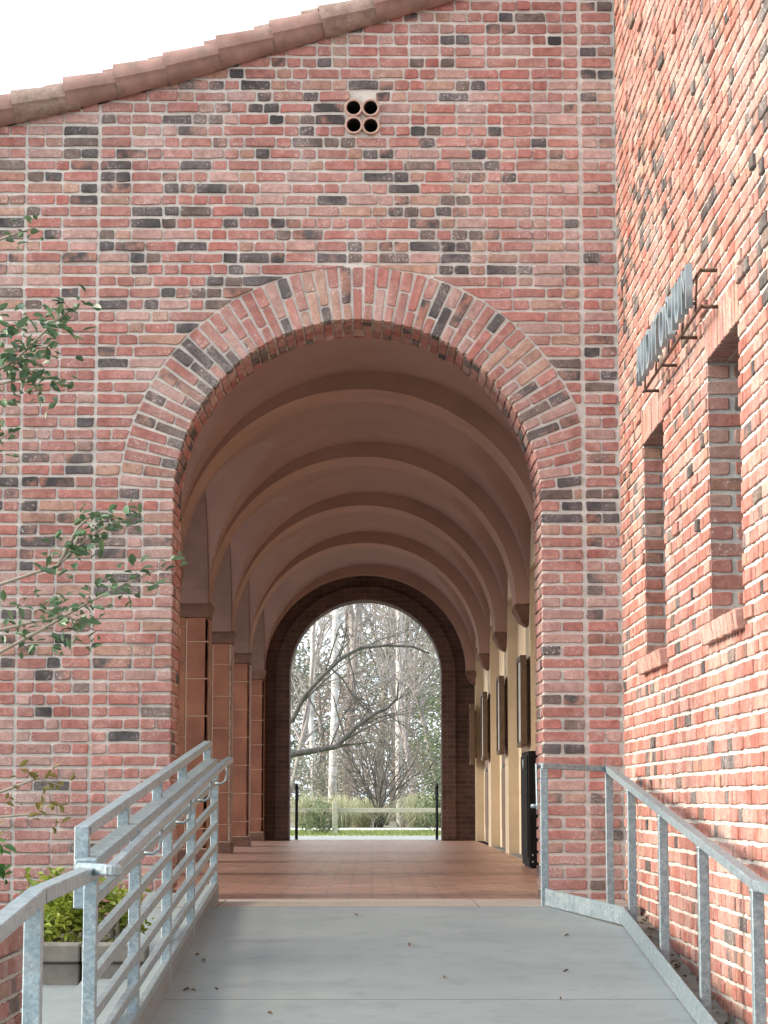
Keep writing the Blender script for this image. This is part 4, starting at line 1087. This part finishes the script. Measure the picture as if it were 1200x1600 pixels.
# many stemmed small tree in the middle of the border
ms = empty('bare_shrub', (0.18, 41.5, -0.05), 'many stemmed leafless shrub rising in the middle of the border', 'shrub')
V, F = [], []
for i in range(8): grow(V, F, (0.18 + random.uniform(-0.12, 0.12), 41.5, -0.1), (random.gauss(0, 0.28), random.gauss(0, 0.28), 1), 1.1, 0.035, 1, 4, 0.5, 0, 6, (2, 3))
o = mesh_obj('stems', V, F, 'bark_dark', None, True); world_child_of(o, ms)
LT = [('grey green evergreen tree left of the birches beyond the path', (-3.4, 56, -0.05), 8.5, 2.0, 5200, 'leaf_greygreen', 0.16),
      ('broad grey green evergreen tree behind the old tree limbs', (-0.9, 66, -0.05), 9.5, 2.4, 6500, 'leaf_greygreen', 0.17),
      ('dense green evergreen tree at the notice board side of the garden', (2.9, 51, -0.05), 5.8, 1.5, 5200, 'leaf_hedge', 0.13),
      ('tall grey green tree behind the dense evergreen', (3.2, 68, -0.05), 10.5, 2.2, 5200, 'leaf_greygreen', 0.17),
      ('pinkish brown twiggy tree in the middle of the background', (0.7, 60, -0.05), 5.6, 1.7, 4200, 'leaf_pinkgrey', 0.12),
      ('pinkish brown twiggy tree beside the grey green evergreen', (-1.7, 60, -0.05), 4.8, 1.6, 3600, 'leaf_pinkgrey', 0.12),
      ('wide evergreen closing the view far behind the birches', (-6.5, 78, -0.05), 9, 3.4, 5000, 'leaf_greygreen', 0.2),
      ('wide evergreen closing the view behind the pinkish tree', (1.0, 84, -0.05), 8.0, 3.2, 6000, 'leaf_greygreen', 0.2),
      ('wide evergreen closing the view behind the dense evergreen', (7.0, 80, -0.05), 9, 3.4, 5000, 'leaf_greygreen', 0.2)]
for lab, c, h, w, n, mt, L in LT: leafy_tree(lab, c, h, w, n, mt, L, low=0.06)
bush('round_shrub', 'dark green rounded shrub at the end of the border by the path', (1.55, 32.8, -0.05), (0.5, 0.5, 0.75), 1500, 0.07, 0.035, 'leaf_hedge')
bush('round_shrub', 'spiky dark green plant in front of the wooden fence post', (-1.0, 30.2, -0.05), (0.35, 0.35, 0.55), 500, 0.16, 0.02, 'leaf_hedge')
bush('twiggy_shrub', 'pale brown twiggy shrub between the ornamental grasses', (0.75, 42.5, -0.05), (0.6, 0.5, 2.0), 900, 0.07, 0.03, 'leaf_pinkgrey', 14)
bush('loose_shrub', 'loose green shrub behind the ornamental grasses near the birch', (1.5, 44.5, -0.05), (0.8, 0.6, 2.6), 2200, 0.08, 0.035, 'leaf_hedge', 14)
bush('twiggy_shrub', 'pinkish grey twiggy shrub under the slim birch', (-0.7, 45, -0.05), (0.8, 0.6, 2.2), 1500, 0.07, 0.022, 'leaf_pinkgrey', 16)
bush('twiggy_shrub', 'tall pinkish grey twiggy shrub behind the bare shrub stems', (0.35, 47, -0.05), (0.9, 0.6, 2.9), 2000, 0.07, 0.022, 'leaf_pinkgrey', 16)
bush('loose_shrub', 'low grey green shrub under the thin white birch', (-1.5, 47, -0.05), (1.0, 0.6, 1.9), 1800, 0.09, 0.04, 'leaf_greygreen', 14)
def grass_clump(label, c, r, h, n):
    n = int(n * 1.5)
    e = empty('ornamental_grass', c, label, 'grass clump', 'ornamental grass clumps in the border')
    V, F = [], []
    for i in range(n):
        a = random.uniform(0, 6.28); ln = abs(random.gauss(0, 0.75)); d = Vector((math.cos(a), math.sin(a), 0)); b = Vector(c) + d * random.uniform(0, 0.28)
        hh = h * random.uniform(0.4, 0.95); w = 0.0055; s = Vector((-d.y, d.x, 0)) * w
        p1 = b + d * r * ln * 0.3 + Vector((0, 0, hh * 0.55)); p2 = b + d * r * ln * 0.75 + Vector((0, 0, hh * (1 - 0.2 * ln))); p3 = b + d * r * ln * 1.25 + Vector((0, 0, hh * (1 - 0.6 * ln)))
        k = len(V); V += [b - s, b + s, p1 - s, p1 + s, p2 - s * 0.7, p2 + s * 0.7, p3]
        F += [(k, k + 1, k + 3, k + 2), (k + 2, k + 3, k + 5, k + 4), (k + 4, k + 5, k + 6)]
    o = mesh_obj('blades', V, F, 'grass_straw'); world_child_of(o, e); o['kind'] = 'stuff'
for lab, x, y, r, h in (('pale straw grass clump at the columns side end of the fence', -1.55, 40.2, 0.7, 0.95), ('pale straw grass clump beside the wooden post', -0.75, 40.4, 0.65, 0.9), ('pale straw grass clump right of the bare shrub stems', 1.15, 40.3, 0.75, 0.95),
                         ('pale straw grass clump half behind the dark rounded shrub', 1.75, 40.8, 0.7, 0.9), ('small straw grass clump left of the bare shrub stems', -0.25, 41.5, 0.6, 0.85)):
    grass_clump(lab, (x, y, -0.05), r, h, 520)
V, F = [], []
for i in range(5200):
    x = random.uniform(-3, 3); y = random.uniform(27.6, 34.9); h = random.uniform(0.03, 0.07); dx, dy = random.gauss(0, 0.02), random.gauss(0, 0.02); k = len(V)
    V += [(x - 0.006, y, -0.046), (x + 0.006, y, -0.046), (x + dx, y + dy, -0.046 + h)]; F.append((k, k + 1, k + 2))
o = mesh_obj('grass', V, F, 'grass_lawn'); o['kind'] = 'stuff'; tag(o, 'short bright green grass on the lawn strip', 'grass')
fn = empty('garden_fence', (0, 30, -0.05), 'weathered low wooden post and rail fence beyond the passage', 'fence')
for x in (-3.4, -0.72, 1.95, 4.6): box_obj('post', x - 0.05, x + 0.05, 29.95, 30.05, -0.1, 0.58, 'fence_wood', fn, 0.01)
for z0, z1 in ((0.37, 0.46),):
    box_obj('rail', -3.6, 4.8, 30.052, 30.09, z0, z1, 'fence_wood', fn, 0.006)

# unseen trees added past the courtyard to keep the sun off the passage
for i, (x, y, h, w) in enumerate(((-9.2, 3.4, 6.6, 1.7), (-9.8, 7.2, 7.2, 1.8), (-9.0, 11.0, 6.3, 1.7), (-9.9, 14.6, 7.0, 1.8), (-9.3, 18.6, 6.6, 1.8))):
    lab = ('unseen evergreen added as sun screen level with the front of the arcade', 'tallest unseen evergreen added as sun screen facing the columns', 'shortest unseen evergreen added as sun screen facing the columns',
           'unseen evergreen added as sun screen set back between two others', 'unseen evergreen added as sun screen level with the far end of the arcade')[i]
    t = leafy_tree(lab, (x, y, -0.05), h, w, 1300, 'leaf_hedge', 0.24, low=0.12); t['group'] = 'unseen trees added to screen the sun'
